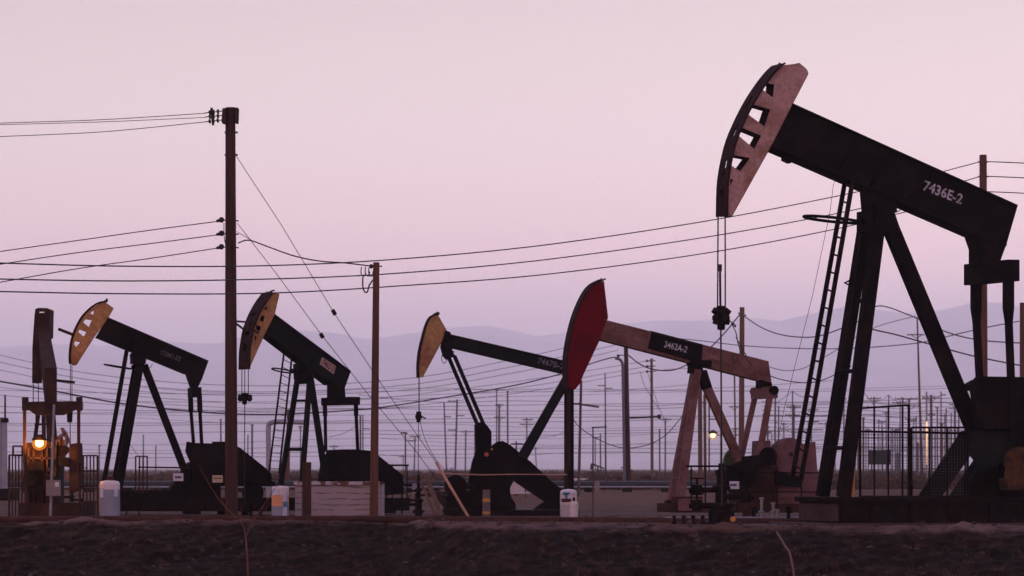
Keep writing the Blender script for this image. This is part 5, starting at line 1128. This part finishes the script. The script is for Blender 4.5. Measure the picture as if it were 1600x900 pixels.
# vehicles
def vehicle(name, label, cat, px, D, length, yaw=0, truck=True):
    b = G(px, D); R = Matrix.Rotation(math.radians(yaw), 3, 'Z'); t = thing(name, label, cat, b, 'parked vehicles')
    q = lambda x, y_, z: b + R @ Vector((x, y_, z)); L_ = length / 2; hw = .92
    prof = [(-L_, .45), (-L_, .95), (-L_ * .62, 1.05), (-L_ * .42, 1.62), (L_ * .12, 1.66), (L_ * .2, 1.08), (L_, 1.05), (L_, .45)] if truck else [(-L_, .4), (-L_, .8), (-L_ * .55, .95), (-L_ * .25, 1.42), (L_ * .45, 1.42), (L_ * .8, .98), (L_, .9), (L_, .4)]
    m = MB().mat(CARW); m.prism([q(x, -hw, z) for x, z in prof], R @ Vector((0, 2 * hw, 0))); m.build('body', t)
    win = [(-L_ * .52, 1.08), (-L_ * .39, 1.52), (L_ * .08, 1.55), (L_ * .12, 1.10)] if truck else [(-L_ * .42, .98), (-L_ * .22, 1.33), (L_ * .42, 1.33), (L_ * .62, .98)]
    m = MB().mat(GLASSD); m.prism([q(x, -hw - .012, z) for x, z in win], R @ Vector((0, .01, 0))); m.prism([q(x, hw + .002, z) for x, z in win], R @ Vector((0, .01, 0))); m.build('window', t)
    for sx in (-.62, .62):
        for sy in (-1, 1):
            m = MB().mat(TYRE); m.tube(q(sx * L_, sy * (hw - .12), .34), q(sx * L_, sy * (hw + .03), .34), .34, n=16); wo = m.build('wheel', t)
            m = MB().mat(STEEL); m.tube(q(sx * L_, sy * (hw + .03), .34), q(sx * L_, sy * (hw + .045), .34), .18, n=12); m.build('rim', wo)
t = thing('equipment_box', 'low white-lidded box behind the pipeline right of the rear post', 'box', G(910, 235))
m = MB().mat(CARW); m.box(W(910, 750, 235), (31 * PX(235), 1.4, 4.5 * PX(235))); m.build('lid', t)
m = MB().mat(PIPED); m.box((W(908, 0, 235.1).x, 235.1, .28), (27 * PX(235), 1.1, .56)); m.build('body', t)
m = MB().mat(PIPES); m.box(W(908, 757.5, 234.5), (27 * PX(235), .04, 3.5 * PX(235))); m.build('side_strip', t)
vehicle('parked_car', 'pale car parked far off behind the lower mesh panel', 'car', 1441, 850, 4.6, 8, False)
vehicle('parked_car', 'second pale car at the horizon left of the leaning pole', 'car', 1458, 960, 4.4, -20, False)
# ------------------------------------------------------------------ vegetation and loose stuff
def scrub():
    v = []; f = []; rr = random.Random(5)
    for i in range(2600):
        D = 205 + 700 * rr.random() ** 1.5; px = rr.uniform(-80, 1700); b = G(px, D)
        s = rr.uniform(.35, 1.0) * (1 + D / 900); 
        if rr.random() < .02: s *= 1.7
        c = Vector((b.x, b.y, 0)); n = 46 if D < 350 else 26
        for k in range(n):
            d = Vector((rr.gauss(0, 1), rr.gauss(0, 1), abs(rr.gauss(0, .75)))); d.normalize(); d *= rr.random() ** .4
            p = c + Vector((d.x * s * .9, d.y * s * .9, d.z * s * .62)); l = s * .16
            a = Vector((rr.gauss(0, 1), rr.gauss(0, 1), rr.gauss(0, 1))).normalized() * l; e = Vector((rr.gauss(0, 1), rr.gauss(0, 1), rr.gauss(0, 1))).normalized() * l
            q = len(v); v += [p - a, p + a * .6 + e * .5, p + a + e * -.2, p - e]; f.append((q, q + 1, q + 2)); f.append((q, q + 2, q + 3))
    me = bpy.data.meshes.new('scrub'); me.from_pydata([tuple(x) for x in v], [], f); me.materials.append(BRUSHM); o = bpy.data.objects.new('scrub', me); COL.objects.link(o)
    tag(o, 'dry scrub covering the flat ground to the horizon', 'scrub', kind='stuff')
scrub()
def tufts():
    v = []; f = []; rr = random.Random(9)
    for i in range(1500):
        px = rr.uniform(-40, 1640); D = rr.uniform(64, 88.5); x = (px - 800) / F * D; z = z_ground(x, D)
        for k in range(rr.randint(5, 16)):
            h = rr.uniform(.03, .14) * (2.2 if rr.random() < .06 else 1); a = rr.uniform(0, 6.28); bx = x + rr.gauss(0, .04); by = D + rr.gauss(0, .04)
            tip = (bx + math.cos(a) * h * .7, by + math.sin(a) * h * .7, z + h); w = .006
            q = len(v); v += [(bx - w, by, z - .02), (bx + w, by, z - .02), tip]; f.append((q, q + 1, q + 2))
    me = bpy.data.meshes.new('dry_grass'); me.from_pydata(v, [], f); me.materials.append(GRASSM); o = bpy.data.objects.new('dry_grass', me); COL.objects.link(o)
    tag(o, 'sparse dry grass tufts on the dirt bank', 'grass', kind='stuff')
    m = MB().mat(STONEM)
    for i in range(1500):
        px = rr.uniform(-40, 1640); D = rr.uniform(64, 89); x = (px - 800) / F * D; z = z_ground(x, D); s = .014 + .075 * rr.random() ** 4
        R = Matrix.Rotation(rr.uniform(0, 3), 3, 'Z'); c = Vector((x, D, z + s * .2))
        top = [c + R @ Vector((s * rr.uniform(.6, 1.2) * math.cos(q), s * rr.uniform(.6, 1.2) * math.sin(q), s * rr.uniform(.2, .5))) for q in (0, 1.3, 2.5, 3.8, 5)]
        b0 = len(m.v); m.v += top + [c + Vector((0, 0, s * .8)), c - Vector((0, 0, s))]
        for k in range(5): m.f.append((b0 + k, b0 + (k + 1) % 5, b0 + 5)); m.m.append(0); m.f.append((b0 + (k + 1) % 5, b0 + k, b0 + 6)); m.m.append(0)
    o = m.build('stones', smooth=False); tag(o, 'small stones and clods scattered over the dirt bank', 'stones', kind='stuff')
tufts()
def weed(label, px, D, h, n, seed):
    rw = random.Random(seed); x = (px - 800) / F * D; b0 = Vector((x, D, z_ground(x, D))); t = thing('dry_weed', label, 'plant', b0, 'dry weeds on the bank')
    for i in range(n):
        a = rw.uniform(-1, 1); l = h * rw.uniform(.5, 1.0); m = MB().mat(GRASSM2)
        pts = [b0 + Vector((rw.gauss(0, .02), rw.gauss(0, .02), 0))]
        for q in range(1, 5): pts.append(pts[0] + Vector((a * l * .55 * (q / 4) ** 1.4, rw.uniform(-.2, .2) * l * q / 4, l * q / 4 * (1 - .12 * abs(a) * q / 4))))
        sp_ = smooth_pts(pts, 3); m.path(sp_, [.006 * (1 - .7 * k / (len(sp_) - 1)) for k in range(len(sp_))], 4)
        for k in range(4, len(sp_), 2): d = Vector((rw.uniform(-1, 1), rw.uniform(-.4, .4), rw.uniform(.2, 1))).normalized() * l * .16; m.tube(sp_[k], sp_[k] + d, .0035, .0015, 4)
        m.build('stalk', t)
GRASSM2 = mat('pale_dry_stalk', (.13, .075, .06), .95, .3, 3)
weed('spiky dry weed near the bottom right corner of the bank', 1528, 66, .55, 11, 1)
weed('small dry weed low on the bank below the concrete pad', 1270, 66.5, .28, 9, 2)
weed('small dry weed on the bank below the rust-brown pipe end', 1040, 67, .24, 7, 3)
weed('dry weed at the bottom edge left of the forked stalk', 120, 66, .40, 7, 4)
weed('tiny dry weed high on the bank below the orange drum', 440, 70, .22, 8, 5)
weed('thin dry weed at the bottom of the bank below the white box', 545, 66, .30, 5, 6)
weed('low dry weed left of the bottom right corner weed', 1420, 68, .22, 8, 7)
weed('curled dry weed by the forked stalk base', 432, 66, .34, 6, 8)
t_base = G(388, 52, 0); t_base.z = z_ground(t_base.x, 52)
t = thing('dry_weed', 'tall dry forked weed stalk in front of the dirt bank', 'plant', t_base)
m = MB().mat(TWIGM)
m.path(smooth_pts([t_base, W(388, 930, 52), W(386, 870, 52), W(384, 838, 52)]), .017, 6)
m.build('stem', t)
for pts, r0 in (([(384, 840), (378, 818), (350, 790), (330, 762), (312, 730)], .012), ([(384, 840), (392, 820), (408, 795), (422, 775), (430, 762)], .012), ([(378, 818), (376, 806), (380, 795)], .006), ([(402, 804), (412, 800), (418, 792)], .006), ([(350, 790), (346, 778)], .005)):
    b = MB().mat(TWIGM).path(smooth_pts([W(x, y_, 52) for x, y_ in pts]), [r0 * (1 - .6 * i / ((len(pts) - 1) * 6)) for i in range((len(pts) - 1) * 6 + 1)], 6)
    rw = random.Random(int(pts[-1][0]))
    sp_ = smooth_pts([W(x, y_, 52) for x, y_ in pts])
    for i in range(4, len(sp_), 4):
        a = sp_[i]; l = rw.uniform(.03, .11); d = Vector((rw.uniform(-1, 1), rw.uniform(-.5, .5), rw.uniform(.1, 1))).normalized() * l; b.tube(a, a + d, .003, .0015, 4); b.tube(a + d * .6, a + d * .6 + Vector((d.z * .5, 0, d.x * .5)), .002, .001, 4)
    b.build('branch', t)
m = MB().mat(TWIGM); p0 = G(1215, 60, 0); m.path(smooth_pts([Vector((W(1256, 0, 62).x, 62, z_ground(W(1256, 0, 62).x, 62))), W(1238, 882, 64), W(1226, 852, 67), W(1214, 832, 69)]), .022, 6); o = m.build('fallen_stick', loc=W(1240, 880, 64)); tag(o, 'thin slanting stick at the bottom of the bank below the pad', 'stick')
for o in bpy.data.objects:
    if '_loc' in o: del o['_loc']
